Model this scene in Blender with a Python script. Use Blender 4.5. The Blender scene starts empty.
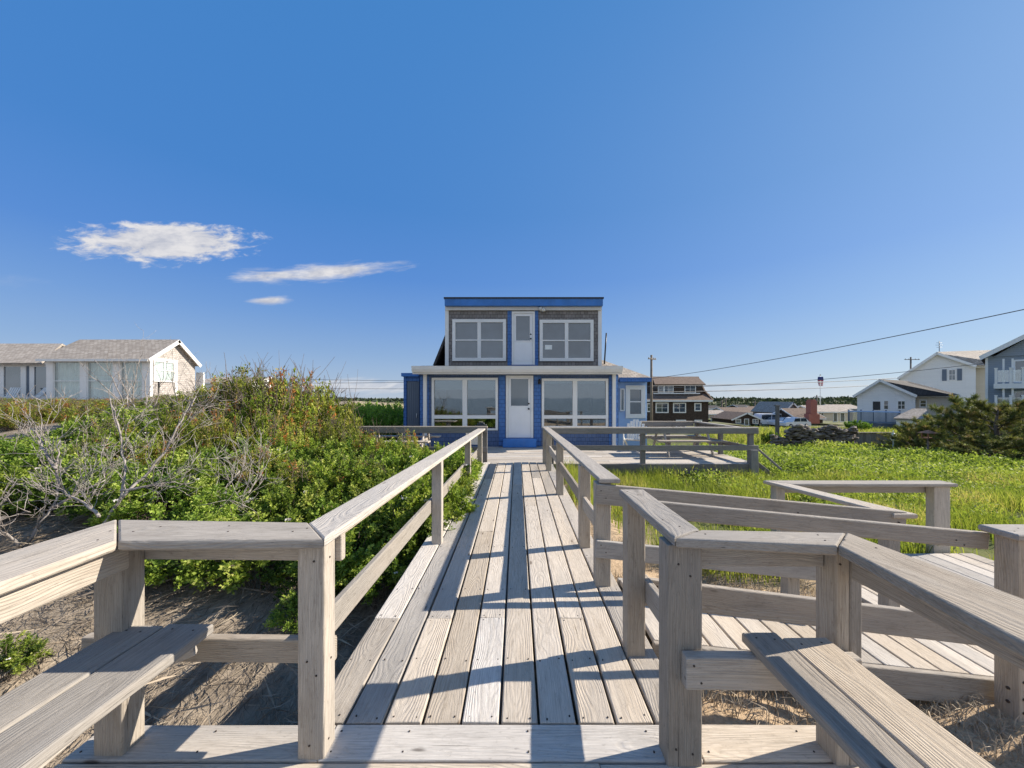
import bpy, bmesh, math, random
import numpy as np
from mathutils import Vector, Matrix

# ------------------------------------------------------------------ camera, sky, sun, exposure
SC = bpy.context.scene
COL = SC.collection
R = math.radians
EYE = 1.55
cam_d = bpy.data.cameras.new('camera')
cam_d.sensor_width = 36.0
cam_d.lens = 13.0
cam_d.shift_x = -5 / 1024
cam_d.shift_y = 14 / 1024
cam_d.clip_start = 0.05
cam_d.clip_end = 9000
cam = bpy.data.objects.new('camera', cam_d)
COL.objects.link(cam)
cam.location = (0, 0, EYE)
cam.rotation_euler = (R(90), 0, 0)
SC.camera = cam

SUN_EL = R(32.6)
SUN_AZ = math.atan2(0.975, 0.222)          # from +Y towards +X
SUN_DIR = Vector((math.sin(SUN_AZ) * math.cos(SUN_EL), math.cos(SUN_AZ) * math.cos(SUN_EL), math.sin(SUN_EL)))
sun_d = bpy.data.lights.new('sun', 'SUN')
sun_d.energy = 4.9
sun_d.angle = R(0.53)
sun_d.color = (1.0, 0.90, 0.76)
sun = bpy.data.objects.new('sun', sun_d)
COL.objects.link(sun)
sun.location = (30, 8, 30)
sun.rotation_euler = (-SUN_DIR).to_track_quat('-Z', 'Y').to_euler()

SC.view_settings.view_transform = 'Standard'
SC.view_settings.look = 'None'
SC.view_settings.exposure = 0.78
SC.view_settings.gamma = 1.0
SC.view_settings.use_curve_mapping = False
SC.cycles.use_denoising = True
SC.cycles.max_bounces = 8
SC.cycles.transparent_max_bounces = 12

W = bpy.data.worlds.new('World')
SC.world = W
W.use_nodes = True


class NT:
    """small helper for writing node trees"""
    def __init__(self, tree):
        self.t = tree
        self.n = tree.nodes
        self.l = tree.links

    def new(self, typ, **kw):
        nd = self.n.new(typ)
        for k, v in kw.items():
            setattr(nd, k, v)
        return nd

    def put(self, sock, v):
        if hasattr(v, 'is_output') or isinstance(v, bpy.types.NodeSocket):
            self.l.new(v, sock)
        elif v is not None:
            sock.default_value = v

    def math(self, op, a, b=0.0, c=None, clamp=False):
        nd = self.new('ShaderNodeMath', operation=op, use_clamp=clamp)
        self.put(nd.inputs[0], a)
        self.put(nd.inputs[1], b)
        if c is not None:
            self.put(nd.inputs[2], c)
        return nd.outputs[0]

    def noise(self, vec, scale, detail=3.0, rough=0.5, dist=0.0):
        nd = self.new('ShaderNodeTexNoise')
        self.put(nd.inputs['Vector'], vec)
        nd.inputs['Scale'].default_value = scale
        nd.inputs['Detail'].default_value = detail
        nd.inputs['Roughness'].default_value = rough
        nd.inputs['Distortion'].default_value = dist
        return nd.outputs['Fac']

    def ramp(self, fac, stops, interp='LINEAR'):
        nd = self.new('ShaderNodeValToRGB')
        cr = nd.color_ramp
        cr.interpolation = interp
        while len(cr.elements) > 1:
            cr.elements.remove(cr.elements[-1])
        cr.elements[0].position = stops[0][0]
        cr.elements[0].color = self.c4(stops[0][1])
        for p, c in stops[1:]:
            e = cr.elements.new(p)
            e.color = self.c4(c)
        self.put(nd.inputs[0], fac)
        return nd.outputs[0]

    @staticmethod
    def c4(c):
        if isinstance(c, (int, float)):
            return (c, c, c, 1)
        return tuple(c) + (1,) if len(c) == 3 else tuple(c)

    def mix(self, fac, a, b, mode='MIX'):
        nd = self.new('ShaderNodeMix', data_type='RGBA', blend_type=mode)
        self.put(nd.inputs[0], fac)
        self.put(nd.inputs[6], self.c4(a) if isinstance(a, tuple) else a)
        self.put(nd.inputs[7], self.c4(b) if isinstance(b, tuple) else b)
        return nd.outputs[2]

    def maprange(self, v, a, b, c=0.0, d=1.0, smooth=True):
        nd = self.new('ShaderNodeMapRange')
        nd.interpolation_type = 'SMOOTHSTEP' if smooth else 'LINEAR'
        self.put(nd.inputs[0], v)
        for i, x in enumerate((a, b, c, d)):
            nd.inputs[i + 1].default_value = x
        return nd.outputs[0]

    def vmul(self, vec, s):
        nd = self.new('ShaderNodeVectorMath', operation='MULTIPLY')
        self.put(nd.inputs[0], vec)
        nd.inputs[1].default_value = s
        return nd.outputs[0]

    def sep(self, vec):
        nd = self.new('ShaderNodeSeparateXYZ')
        self.put(nd.inputs[0], vec)
        return nd.outputs[0], nd.outputs[1], nd.outputs[2]

    def comb(self, x, y, z):
        nd = self.new('ShaderNodeCombineXYZ')
        self.put(nd.inputs[0], x)
        self.put(nd.inputs[1], y)
        self.put(nd.inputs[2], z)
        return nd.outputs[0]

    def bump(self, h, strength=0.5, dist=0.01):
        nd = self.new('ShaderNodeBump')
        nd.inputs['Strength'].default_value = strength
        nd.inputs['Distance'].default_value = dist
        self.put(nd.inputs['Height'], h)
        return nd.outputs[0]


def build_world():
    nt = NT(W.node_tree)
    nt.n.clear()
    out = nt.new('ShaderNodeOutputWorld')
    sky = nt.new('ShaderNodeTexSky', sky_type='NISHITA')
    sky.sun_disc = False
    sky.sun_elevation = SUN_EL
    sky.sun_rotation = SUN_AZ
    sky.altitude = 0
    sky.air_density = 1.0
    sky.dust_density = 0.35
    sky.ozone_density = 3.2
    # the physical sky, evened out with the day's own measured zenith-to-horizon colours
    tc = nt.new('ShaderNodeTexCoord')
    x, y, z = nt.sep(tc.outputs['Generated'])
    az = nt.math('MULTIPLY', nt.math('ARCTAN2', x, y), 57.2958)
    el = nt.math('MULTIPLY', nt.math('ARCSINE', z), 57.2958)
    tone = nt.ramp(nt.math('DIVIDE', el, 90.0, clamp=True), [
        (0.0, (0.245, 0.300, 0.385)), (0.011, (0.215, 0.280, 0.385)), (0.068, (0.140, 0.225, 0.380)), (0.125, (0.088, 0.183, 0.385)), (0.19, (0.049, 0.145, 0.378)),
        (0.29, (0.033, 0.132, 0.352)), (0.51, (0.031, 0.134, 0.346)), (1.0, (0.028, 0.12, 0.31))])
    # brighter towards the sun
    t3 = nt.math('POWER', nt.math('DIVIDE', nt.math('ADD', az, 60.0), 120.0, clamp=True), 3.0)
    glow = nt.new('ShaderNodeVectorMath', operation='SCALE')
    glow.inputs[0].default_value = (0.10, 0.11, 0.08)
    nt.l.new(nt.math('MULTIPLY', t3, nt.maprange(el, 65.0, 25.0)), glow.inputs['Scale'])
    addn = nt.new('ShaderNodeVectorMath', operation='ADD')
    nt.l.new(tone, addn.inputs[0])
    nt.l.new(glow.outputs[0], addn.inputs[1])
    # brightness added to the unseen sky behind the viewer, filling the shaded fronts
    rear_fill = nt.math('MULTIPLY', nt.maprange(y, -0.05, -0.55), nt.maprange(el, 60.0, 12.0))
    tone = nt.mix(nt.math('MULTIPLY', rear_fill, 0.95), addn.outputs[0], (0.40, 0.45, 0.53))
    skyb = nt.new('ShaderNodeVectorMath', operation='SCALE')
    nt.l.new(sky.outputs[0], skyb.inputs[0])
    skyb.inputs['Scale'].default_value = 0.105
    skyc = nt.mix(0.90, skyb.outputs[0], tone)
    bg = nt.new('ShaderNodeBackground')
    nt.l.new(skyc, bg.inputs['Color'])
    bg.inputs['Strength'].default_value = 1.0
    # clouds, laid out by compass azimuth and elevation (degrees)
    el1 = nt.math('SUBTRACT', el, nt.math('MULTIPLY', az, 0.24))
    v1 = nt.comb(nt.math('MULTIPLY', az, 0.17), nt.math('MULTIPLY', el1, 0.40), 0.4)
    n1 = nt.noise(v1, 2.3, 10.0, 0.64, 0.3)
    v2 = nt.comb(nt.math('MULTIPLY', az, 0.10), nt.math('MULTIPLY', nt.math('SUBTRACT', el, nt.math('MULTIPLY', az, 0.18)), 0.55), 3.7)
    n2 = nt.noise(v2, 1.6, 9.0, 0.6, 0.3)

    def blob(a0, e0, ra, re, tilt, n, k, soft):
        da = nt.math('SUBTRACT', az, a0)
        de = nt.math('SUBTRACT', nt.math('SUBTRACT', el, e0), nt.math('MULTIPLY', da, tilt))
        q = nt.math('SQRT', nt.math('ADD', nt.math('POWER', nt.math('DIVIDE', da, ra), 2.0),
                                    nt.math('POWER', nt.math('DIVIDE', de, re), 2.0)))
        m = nt.math('ADD', nt.math('SUBTRACT', 1.0, q), nt.math('MULTIPLY', nt.math('SUBTRACT', n, 0.5), k))
        return nt.maprange(m, 0.05, soft)
    m = blob(-43.2, 17.05, 8.7, 2.5, 0.27, n1, 1.75, 0.5)
    m = nt.math('MAXIMUM', m, blob(-27.4, 16.7, 12.4, 1.35, 0.20, n2, 1.9, 0.8))
    m = nt.math('MAXIMUM', m, blob(-33.6, 12.4, 2.9, 0.70, 0.16, n2, 1.6, 0.9))
    m = nt.math('MAXIMUM', m, nt.math('MULTIPLY', blob(-54.0, 10.5, 3.0, 0.9, 0.2, n1, 2.0, 1.6), 0.12))
    m = nt.math('MAXIMUM', m, nt.math('MULTIPLY', blob(-22.0, 1.7, 16.0, 1.3, 0.0, n2, 1.6, 0.8), 0.7))
    m = nt.math('MAXIMUM', m, nt.math('MULTIPLY', blob(32.0, 1.2, 20.0, 1.2, 0.0, n2, 1.5, 1.0), 0.35))
    m = nt.math('MULTIPLY', m, 0.95)
    shade = nt.ramp(n1, [(0.35, (0.60, 0.62, 0.70)), (0.62, (0.92, 0.90, 0.90))])
    bg2 = nt.new('ShaderNodeBackground')
    nt.l.new(shade, bg2.inputs['Color'])
    bg2.inputs['Strength'].default_value = 0.52
    mx = nt.new('ShaderNodeMixShader')
    nt.l.new(m, mx.inputs[0])
    nt.l.new(bg.outputs[0], mx.inputs[1])
    nt.l.new(bg2.outputs[0], mx.inputs[2])
    nt.l.new(mx.outputs[0], out.inputs['Surface'])


build_world()

rng = np.random.default_rng(7)
random.seed(7)
CX, CY, F = 517.0, 398.0, 370.0


def at(x, y, d):
    """point of the place seen at photo pixel (x, y) when it lies d metres ahead (used to survey the photo)"""
    return Vector(((x - CX) / F * d, d, EYE - (y - CY) / F * d))


# ------------------------------------------------------------------ materials
MAT = {}


def new_mat(name):
    m = bpy.data.materials.new(name)
    m.use_nodes = True
    nt = NT(m.node_tree)
    nt.n.clear()
    out = nt.new('ShaderNodeOutputMaterial')
    b = nt.new('ShaderNodeBsdfPrincipled')
    nt.l.new(b.outputs[0], out.inputs['Surface'])
    MAT[name] = m
    return m, nt, b, out


def attr(nt, name, out='Vector'):
    nd = nt.new('ShaderNodeAttribute')
    nd.attribute_name = name
    return nd.outputs[out]


def wood(name, light, dark, brown, grain=1.0, wash=0.5):
    m, nt, b, out = new_mat(name)
    lc = attr(nt, 'lc')
    tint = attr(nt, 'tint', 'Fac')
    u, v, w = nt.sep(lc)
    # growth rings: distance from a wandering pith line under the board
    n_a = nt.noise(nt.comb(nt.math('MULTIPLY', u, 0.9), nt.math('MULTIPLY', tint, 37.0), 0.0), 1.0, 2.0, 0.5)
    n_b = nt.noise(nt.comb(nt.math('MULTIPLY', u, 1.3), nt.math('MULTIPLY', tint, 91.0), 5.0), 1.0, 2.0, 0.5)
    n_c = nt.noise(nt.vmul(lc, (2.2, 12.0, 12.0)), 1.0, 3.0, 0.55)
    vv = nt.math('ADD', v, nt.math('MULTIPLY', nt.math('SUBTRACT', n_a, 0.5), 0.12))
    ww = nt.math('ADD', nt.math('ADD', w, 0.05), nt.math('MULTIPLY', nt.math('SUBTRACT', n_b, 0.5), 0.16))
    dist = nt.math('SQRT', nt.math('ADD', nt.math('MULTIPLY', vv, vv), nt.math('MULTIPLY', ww, ww)))
    dist = nt.math('ADD', dist, nt.math('ADD', nt.math('MULTIPLY', n_c, 0.016), nt.math('MULTIPLY', nt.noise(nt.vmul(lc, (9.0, 70.0, 70.0)), 1.0, 2.0, 0.5), 0.004)))
    ring = nt.math('SINE', nt.math('MULTIPLY', dist, 2 * math.pi / 0.0095))
    ring = nt.math('MULTIPLY', nt.maprange(ring, -0.6, 1.0), nt.maprange(nt.noise(nt.vmul(lc, (1.0, 9.0, 9.0)), 1.0, 3.0, 0.6), 0.36, 0.62, 0.25, 1.0))
    fib = nt.noise(nt.vmul(lc, (6.0, 330.0, 330.0)), 1.0, 3.0, 0.65)
    fib2 = nt.noise(nt.vmul(lc, (1.5, 95.0, 95.0)), 1.0, 5.0, 0.7)
    spk = nt.noise(nt.vmul(lc, (26.0, 60.0, 60.0)), 1.0, 6.0, 0.75)
    stain = nt.noise(nt.vmul(lc, (5.0, 11.0, 11.0)), 1.0, 6.0, 0.75)
    blot = nt.noise(nt.vmul(lc, (1.4, 5.0, 5.0)), 1.0, 4.0, 0.6)
    col = nt.mix(nt.math('MULTIPLY', ring, 0.55 * grain), light, dark)
    col = nt.mix(nt.maprange(fib, 0.38, 0.70, 0.0, 0.62), col, tuple(0.75 * q for q in dark))
    col = nt.mix(nt.maprange(blot, 0.45, 0.75, 0.0, wash), col, brown)
    grey = nt.noise(nt.vmul(lc, (0.6, 3.0, 3.0)), 1.0, 3.0, 0.6)
    col = nt.mix(nt.maprange(grey, 0.45, 0.7, 0.0, 0.45), col, (0.30, 0.285, 0.27))
    col = nt.mix(nt.maprange(spk, 0.54, 0.72, 0.0, 0.55), col, tuple(0.6 * q for q in dark))
    col = nt.mix(nt.maprange(stain, 0.52, 0.74, 0.0, 0.55), col, tuple(0.75 * q for q in brown))
    # drying cracks
    crk = nt.maprange(fib2, 0.66, 0.71)
    col = nt.mix(nt.math('MULTIPLY', crk, 0.75), col, (0.06, 0.05, 0.042))
    # knots
    vor = nt.new('ShaderNodeTexVoronoi', feature='F1')
    nt.l.new(nt.vmul(lc, (2.3, 8.5, 8.5)), vor.inputs['Vector'])
    vor.inputs['Scale'].default_value = 1.0
    vor.inputs['Randomness'].default_value = 1.0
    kn = nt.maprange(nt.math('ADD', vor.outputs['Distance'], nt.math('MULTIPLY', n_c, 0.08)), 0.16, 0.09)
    kn = nt.math('MULTIPLY', kn, nt.maprange(nt.sep(vor.outputs['Color'])[0], 0.50, 0.54))
    col = nt.mix(nt.math('MULTIPLY', kn, 0.85), col, (0.12, 0.085, 0.06))
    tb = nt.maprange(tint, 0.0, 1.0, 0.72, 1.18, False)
    wear = nt.noise(nt.vmul(lc, (2.6, 14.0, 14.0)), 1.0, 5.0, 0.7)
    col = nt.mix(nt.maprange(wear, 0.52, 0.78, 0.0, 0.55), col, tuple(0.62 * q for q in dark))
    hsv = nt.new('ShaderNodeHueSaturation')
    nt.put(hsv.inputs['Value'], tb)
    nt.put(hsv.inputs['Saturation'], nt.maprange(nt.math('FRACT', nt.math('MULTIPLY', tint, 7.3)), 0, 1, 0.45, 1.08, False))
    nt.l.new(col, hsv.inputs['Color'])
    nt.l.new(hsv.outputs[0], b.inputs['Base Color'])
    b.inputs['Roughness'].default_value = 0.86
    b.inputs['Specular IOR Level'].default_value = 0.18
    h = nt.math('SUBTRACT', nt.math('ADD', nt.math('MULTIPLY', fib, 0.55), nt.math('MULTIPLY', ring, -0.35)),
                nt.math('MULTIPLY', crk, 1.4))
    nt.l.new(nt.bump(h, 0.8, 0.005), b.inputs['Normal'])
    return m


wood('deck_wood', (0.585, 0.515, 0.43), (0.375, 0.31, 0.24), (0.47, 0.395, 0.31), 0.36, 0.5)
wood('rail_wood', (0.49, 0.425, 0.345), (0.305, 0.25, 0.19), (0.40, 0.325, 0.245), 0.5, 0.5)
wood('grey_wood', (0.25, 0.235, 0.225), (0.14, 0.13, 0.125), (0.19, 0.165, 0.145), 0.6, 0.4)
wood('dark_wood', (0.16, 0.15, 0.14), (0.085, 0.08, 0.075), (0.12, 0.105, 0.09), 0.6, 0.4)


def paint(name, col, rough=0.5, var=0.10, dirt=0.25, dirtcol=(0.30, 0.27, 0.23), metal=0.0, spec=0.4):
    m, nt, b, out = new_mat(name)
    tc = nt.new('ShaderNodeTexCoord')
    n = nt.noise(tc.outputs['Object'], 1.7, 5.0, 0.6)
    n2 = nt.noise(nt.vmul(tc.outputs['Object'], (9.0, 9.0, 1.3)), 1.0, 4.0, 0.65)
    c = nt.mix(nt.maprange(n, 0.3, 0.7), tuple(max(0, x * (1 - var)) for x in col), tuple(min(1, x * (1 + var)) for x in col))
    c = nt.mix(nt.maprange(n2, 0.5, 0.85, 0.0, dirt), c, dirtcol)
    nt.l.new(c, b.inputs['Base Color'])
    b.inputs['Roughness'].default_value = rough
    b.inputs['Metallic'].default_value = metal
    b.inputs['Specular IOR Level'].default_value = spec
    return m


def courses(name, c1, c2, mortar, bw, bh, gap, rough=0.85, bump=0.6, offset=0.5, vary=0.5, weather=(0.5, 0.5, 0.5), wfac=0.0):
    """shingles, clapboards, bricks: rows in metres along the wall or roof slope (UV)"""
    m, nt, b, out = new_mat(name)
    uv = nt.new('ShaderNodeUVMap').outputs[0]
    br = nt.new('ShaderNodeTexBrick')
    br.offset = offset
    nt.l.new(uv, br.inputs['Vector'])
    br.inputs['Color1'].default_value = NT.c4(c1)
    br.inputs['Color2'].default_value = NT.c4(c2)
    br.inputs['Mortar'].default_value = NT.c4(mortar)
    br.inputs['Scale'].default_value = 1.0
    br.inputs['Mortar Size'].default_value = gap
    br.inputs['Mortar Smooth'].default_value = 0.2
    br.inputs['Bias'].default_value = 0.0
    br.inputs['Brick Width'].default_value = bw
    br.inputs['Row Height'].default_value = bh
    n = nt.noise(uv, 1.3, 5.0, 0.65)
    n2 = nt.noise(nt.vmul(uv, (14.0, 2.5, 1.0)), 1.0, 4.0, 0.6)
    c = nt.mix(nt.maprange(n, 0.3, 0.7, 0.0, vary), br.outputs['Color'], nt.mix(0.5, br.outputs['Color'], tuple(x * 0.72 for x in c1)))
    c = nt.mix(nt.maprange(n2, 0.45, 0.8, 0.0, wfac), c, weather)
    nt.l.new(c, b.inputs['Base Color'])
    b.inputs['Roughness'].default_value = rough
    b.inputs['Specular IOR Level'].default_value = 0.2
    # saw-tooth course profile
    v = nt.sep(uv)[1]
    saw = nt.math('SUBTRACT', 1.0, nt.math('FRACT', nt.math('DIVIDE', v, bh)))
    hgt = nt.math('SUBTRACT', saw, nt.math('MULTIPLY', br.outputs['Fac'], 0.6))
    nt.l.new(nt.bump(hgt, bump, 0.012), b.inputs['Normal'])
    return m


paint('white_paint', (0.78, 0.78, 0.76), 0.45, 0.04, 0.16, (0.52, 0.48, 0.42))
paint('door_white', (0.80, 0.81, 0.82), 0.4, 0.03, 0.08, (0.55, 0.52, 0.48))
paint('bright_blue', (0.040, 0.180, 0.52), 0.5, 0.15, 0.35, (0.14, 0.22, 0.38))
paint('pale_blue', (0.30, 0.46, 0.74), 0.5, 0.06, 0.12, (0.35, 0.4, 0.5))
paint('cream_metal', (0.72, 0.72, 0.71), 0.45, 0.05, 0.25, (0.35, 0.31, 0.26))
paint('dark_metal', (0.03, 0.03, 0.032), 0.35, 0.1, 0.1, (0.1, 0.08, 0.06), 0.6)
paint('nail_iron', (0.045, 0.032, 0.026), 0.7, 0.2, 0.1)
paint('blind_cloth', (0.86, 0.86, 0.83), 0.9, 0.05, 0.1)
paint('curtain_cloth', (0.80, 0.83, 0.79), 0.9, 0.08, 0.15, (0.42, 0.48, 0.46))
paint('room_dark', (0.035, 0.034, 0.032), 0.9, 0.2, 0.1)
paint('room_mid', (0.26, 0.25, 0.23), 0.9, 0.3, 0.3, (0.08, 0.07, 0.06))
paint('pole_wood', (0.20, 0.165, 0.135), 0.9, 0.2, 0.5, (0.10, 0.085, 0.07))
paint('wire_black', (0.10, 0.105, 0.12), 0.6, 0.0, 0.0)
paint('plastic_white', (0.76, 0.75, 0.71), 0.4, 0.03, 0.15)
paint('car_white', (0.72, 0.73, 0.75), 0.25, 0.02, 0.05)
paint('car_red', (0.30, 0.03, 0.03), 0.25, 0.02, 0.05)
paint('rubber', (0.025, 0.025, 0.026), 0.8)
paint('flag_red', (0.50, 0.05, 0.06), 0.8, 0.05, 0.0)
paint('flag_white', (0.72, 0.72, 0.72), 0.8, 0.05, 0.0)
paint('flag_blue', (0.03, 0.05, 0.20), 0.8, 0.05, 0.0)
paint('concrete', (0.42, 0.40, 0.36), 0.9, 0.15, 0.4)
paint('terracotta', (0.34, 0.17, 0.10), 0.8, 0.2, 0.3)
paint('slate_siding', (0.13, 0.165, 0.215), 0.7, 0.06, 0.1)
courses('grey_shingle', (0.185, 0.172, 0.166), (0.29, 0.272, 0.262), (0.045, 0.044, 0.046), 0.13, 0.125, 0.006, vary=0.7, weather=(0.25, 0.245, 0.25), wfac=0.5)
courses('blue_shingle', (0.070, 0.170, 0.42), (0.09, 0.20, 0.47), (0.03, 0.065, 0.17), 0.14, 0.125, 0.005, vary=0.5, weather=(0.14, 0.20, 0.36), wfac=0.45)
courses('slate_blue_shingle', (0.095, 0.145, 0.27), (0.12, 0.175, 0.31), (0.045, 0.07, 0.13), 0.14, 0.125, 0.005, vary=0.5, weather=(0.16, 0.18, 0.24), wfac=0.5)
courses('cedar_shingle', (0.40, 0.37, 0.345), (0.54, 0.50, 0.47), (0.14, 0.12, 0.105), 0.13, 0.125, 0.006, vary=0.7, weather=(0.24, 0.22, 0.21), wfac=0.6)
courses('brown_shingle', (0.055, 0.040, 0.032), (0.085, 0.062, 0.048), (0.025, 0.02, 0.017), 0.2, 0.16, 0.008, vary=0.6, weather=(0.13, 0.105, 0.09), wfac=0.4)
courses('tan_roof', (0.34, 0.295, 0.25), (0.54, 0.48, 0.415), (0.18, 0.155, 0.135), 0.24, 0.14, 0.012, vary=0.8, weather=(0.22, 0.19, 0.165), wfac=0.7)
courses('brown_roof', (0.155, 0.115, 0.09), (0.22, 0.165, 0.13), (0.12, 0.085, 0.06), 0.3, 0.14, 0.008, vary=0.6)
courses('dark_roof', (0.060, 0.056, 0.055), (0.085, 0.08, 0.078), (0.03, 0.03, 0.03), 0.3, 0.14, 0.008, vary=0.5)
courses('white_clapboard', (0.80, 0.80, 0.78), (0.83, 0.83, 0.81), (0.45, 0.45, 0.45), 3.2, 0.12, 0.005, vary=0.15, rough=0.6)
courses('cream_clapboard', (0.60, 0.54, 0.44), (0.63, 0.57, 0.47), (0.40, 0.36, 0.3), 3.2, 0.12, 0.005, vary=0.15, rough=0.6)
courses('slate_clapboard', (0.27, 0.315, 0.365), (0.285, 0.33, 0.385), (0.15, 0.175, 0.21), 3.2, 0.14, 0.005, vary=0.2, rough=0.6)
courses('red_brick', (0.42, 0.085, 0.055), (0.48, 0.12, 0.08), (0.34, 0.28, 0.24), 0.22, 0.075, 0.012, vary=0.5, bump=0.3)


def glass_mats():
    m, nt, b, out = new_mat('window_glass')
    nt.n.remove(b)
    tr = nt.new('ShaderNodeBsdfTransparent')
    tr.inputs[0].default_value = (0.62, 0.68, 0.70, 1)
    gl = nt.new('ShaderNodeBsdfGlossy')
    gl.inputs['Roughness'].default_value = 0.02
    gl.inputs[0].default_value = (0.85, 0.9, 0.95, 1)
    fr = nt.new('ShaderNodeFresnel')
    fr.inputs[0].default_value = 1.75
    tc = nt.new('ShaderNodeTexCoord')
    n = nt.noise(tc.outputs['Object'], 1.2, 2.0, 0.5)
    nt.l.new(nt.bump(n, 0.03, 0.05), gl.inputs['Normal'])
    mx = nt.new('ShaderNodeMixShader')
    nt.l.new(nt.math('ADD', fr.outputs[0], 0.12), mx.inputs[0])
    nt.l.new(tr.outputs[0], mx.inputs[1])
    nt.l.new(gl.outputs[0], mx.inputs[2])
    nt.l.new(mx.outputs[0], out.inputs['Surface'])
    m, nt, b, out = new_mat('dark_glass')
    tc = nt.new('ShaderNodeTexCoord')
    n = nt.noise(tc.outputs['Object'], 0.9, 3.0, 0.5)
    nt.l.new(nt.ramp(n, [(0.35, (0.03, 0.042, 0.055)), (0.65, (0.075, 0.10, 0.125))]), b.inputs['Base Color'])
    b.inputs['Coat Weight'].default_value = 1.0
    b.inputs['Coat IOR'].default_value = 1.75
    b.inputs['Coat Roughness'].default_value = 0.03
    b.inputs['Roughness'].default_value = 0.06
    b.inputs['Specular IOR Level'].default_value = 0.8
    m, nt, b, out = new_mat('clear_glass')
    nt.n.remove(b)
    tr = nt.new('ShaderNodeBsdfTransparent')
    tr.inputs[0].default_value = (0.90, 0.93, 0.93, 1)
    gl = nt.new('ShaderNodeBsdfGlossy')
    gl.inputs['Roughness'].default_value = 0.03
    mx = nt.new('ShaderNodeMixShader')
    mx.inputs[0].default_value = 0.10
    nt.l.new(tr.outputs[0], mx.inputs[1])
    nt.l.new(gl.outputs[0], mx.inputs[2])
    nt.l.new(mx.outputs[0], out.inputs['Surface'])
    m, nt, b, out = new_mat('sea_water')
    tc = nt.new('ShaderNodeTexCoord')
    n = nt.noise(nt.vmul(tc.outputs['Object'], (0.25, 0.8, 1.0)), 1.0, 4.0, 0.6)
    b.inputs['Base Color'].default_value = (0.03, 0.075, 0.10, 1)
    b.inputs['Roughness'].default_value = 0.18
    nt.l.new(nt.bump(n, 0.5, 0.3), b.inputs['Normal'])
    m, nt, b, out = new_mat('rail_glass')
    nt.n.remove(b)
    tr = nt.new('ShaderNodeBsdfTransparent')
    tr.inputs[0].default_value = (0.72, 0.80, 0.82, 1)
    gl = nt.new('ShaderNodeBsdfGlossy')
    gl.inputs['Roughness'].default_value = 0.05
    mx = nt.new('ShaderNodeMixShader')
    mx.inputs[0].default_value = 0.25
    nt.l.new(tr.outputs[0], mx.inputs[1])
    nt.l.new(gl.outputs[0], mx.inputs[2])
    nt.l.new(mx.outputs[0], out.inputs['Surface'])


glass_mats()


def leafy(name, stops, trans=0.35, rough=0.55, tcol=(1.0, 1.05, 0.55)):
    m, nt, b, out = new_mat(name)
    t = attr(nt, 'tint', 'Fac')
    c = nt.ramp(t, stops)
    oi = nt.new('ShaderNodeObjectInfo')
    hsv = nt.new('ShaderNodeHueSaturation')
    nt.put(hsv.inputs['Value'], nt.maprange(oi.outputs['Random'], 0, 1, 0.82, 1.18, False))
    nt.put(hsv.inputs['Hue'], nt.maprange(oi.outputs['Random'], 0, 1, 0.488, 0.51, False))
    nt.l.new(c, hsv.inputs['Color'])
    nt.l.new(hsv.outputs[0], b.inputs['Base Color'])
    b.inputs['Roughness'].default_value = rough
    b.inputs['Specular IOR Level'].default_value = 0.12
    if trans > 0:
        tl = nt.new('ShaderNodeBsdfTranslucent')
        nt.l.new(nt.mix(1.0, hsv.outputs[0], tuple(1.6 * q for q in tcol), 'MULTIPLY'), tl.inputs['Color'])
        mx = nt.new('ShaderNodeMixShader')
        mx.inputs[0].default_value = trans
        nt.l.new(b.outputs[0], mx.inputs[1])
        nt.l.new(tl.outputs[0], mx.inputs[2])
        nt.l.new(mx.outputs[0], out.inputs['Surface'])
    return m


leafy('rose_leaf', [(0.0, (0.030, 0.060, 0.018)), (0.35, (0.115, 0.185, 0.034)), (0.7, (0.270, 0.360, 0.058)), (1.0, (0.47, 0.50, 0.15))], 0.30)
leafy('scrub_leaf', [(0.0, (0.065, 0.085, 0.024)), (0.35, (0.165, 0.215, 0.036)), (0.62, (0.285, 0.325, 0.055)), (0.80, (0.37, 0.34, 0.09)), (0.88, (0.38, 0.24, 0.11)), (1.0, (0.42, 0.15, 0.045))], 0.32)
leafy('hedge_leaf', [(0.0, (0.06, 0.115, 0.022)), (0.5, (0.22, 0.33, 0.05)), (1.0, (0.36, 0.45, 0.09))], 0.34)
leafy('grass_blade', [(0.0, (0.090, 0.125, 0.026)), (0.5, (0.215, 0.250, 0.050)), (0.82, (0.320, 0.335, 0.085)), (0.92, (0.40, 0.34, 0.14)), (1.0, (0.48, 0.39, 0.20))], 0.40)
leafy('weed_leaf', [(0.0, (0.075, 0.110, 0.024)), (0.5, (0.195, 0.240, 0.048)), (0.85, (0.315, 0.340, 0.090)), (1.0, (0.38, 0.36, 0.17))], 0.36)
leafy('pine_needle', [(0.0, (0.045, 0.058, 0.026)), (0.45, (0.155, 0.18, 0.055)), (0.8, (0.28, 0.285, 0.085)), (1.0, (0.36, 0.25, 0.11))], 0.15, 0.6)
leafy('far_leaf', [(0.0, (0.035, 0.050, 0.035)), (0.5, (0.055, 0.080, 0.050)), (1.0, (0.085, 0.115, 0.065))], 0.1, 0.7)
leafy('dry_grass', [(0.0, (0.12, 0.10, 0.08)), (0.5, (0.27, 0.225, 0.175)), (0.85, (0.42, 0.35, 0.27)), (1.0, (0.42, 0.36, 0.27))], 0.1, 0.8, (1, 1, 1))
leafy('petal', [(0.0, (0.70, 0.62, 0.62)), (1.0, (0.82, 0.80, 0.78))], 0.25, 0.6, (0.6, 0.6, 0.6))


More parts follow.
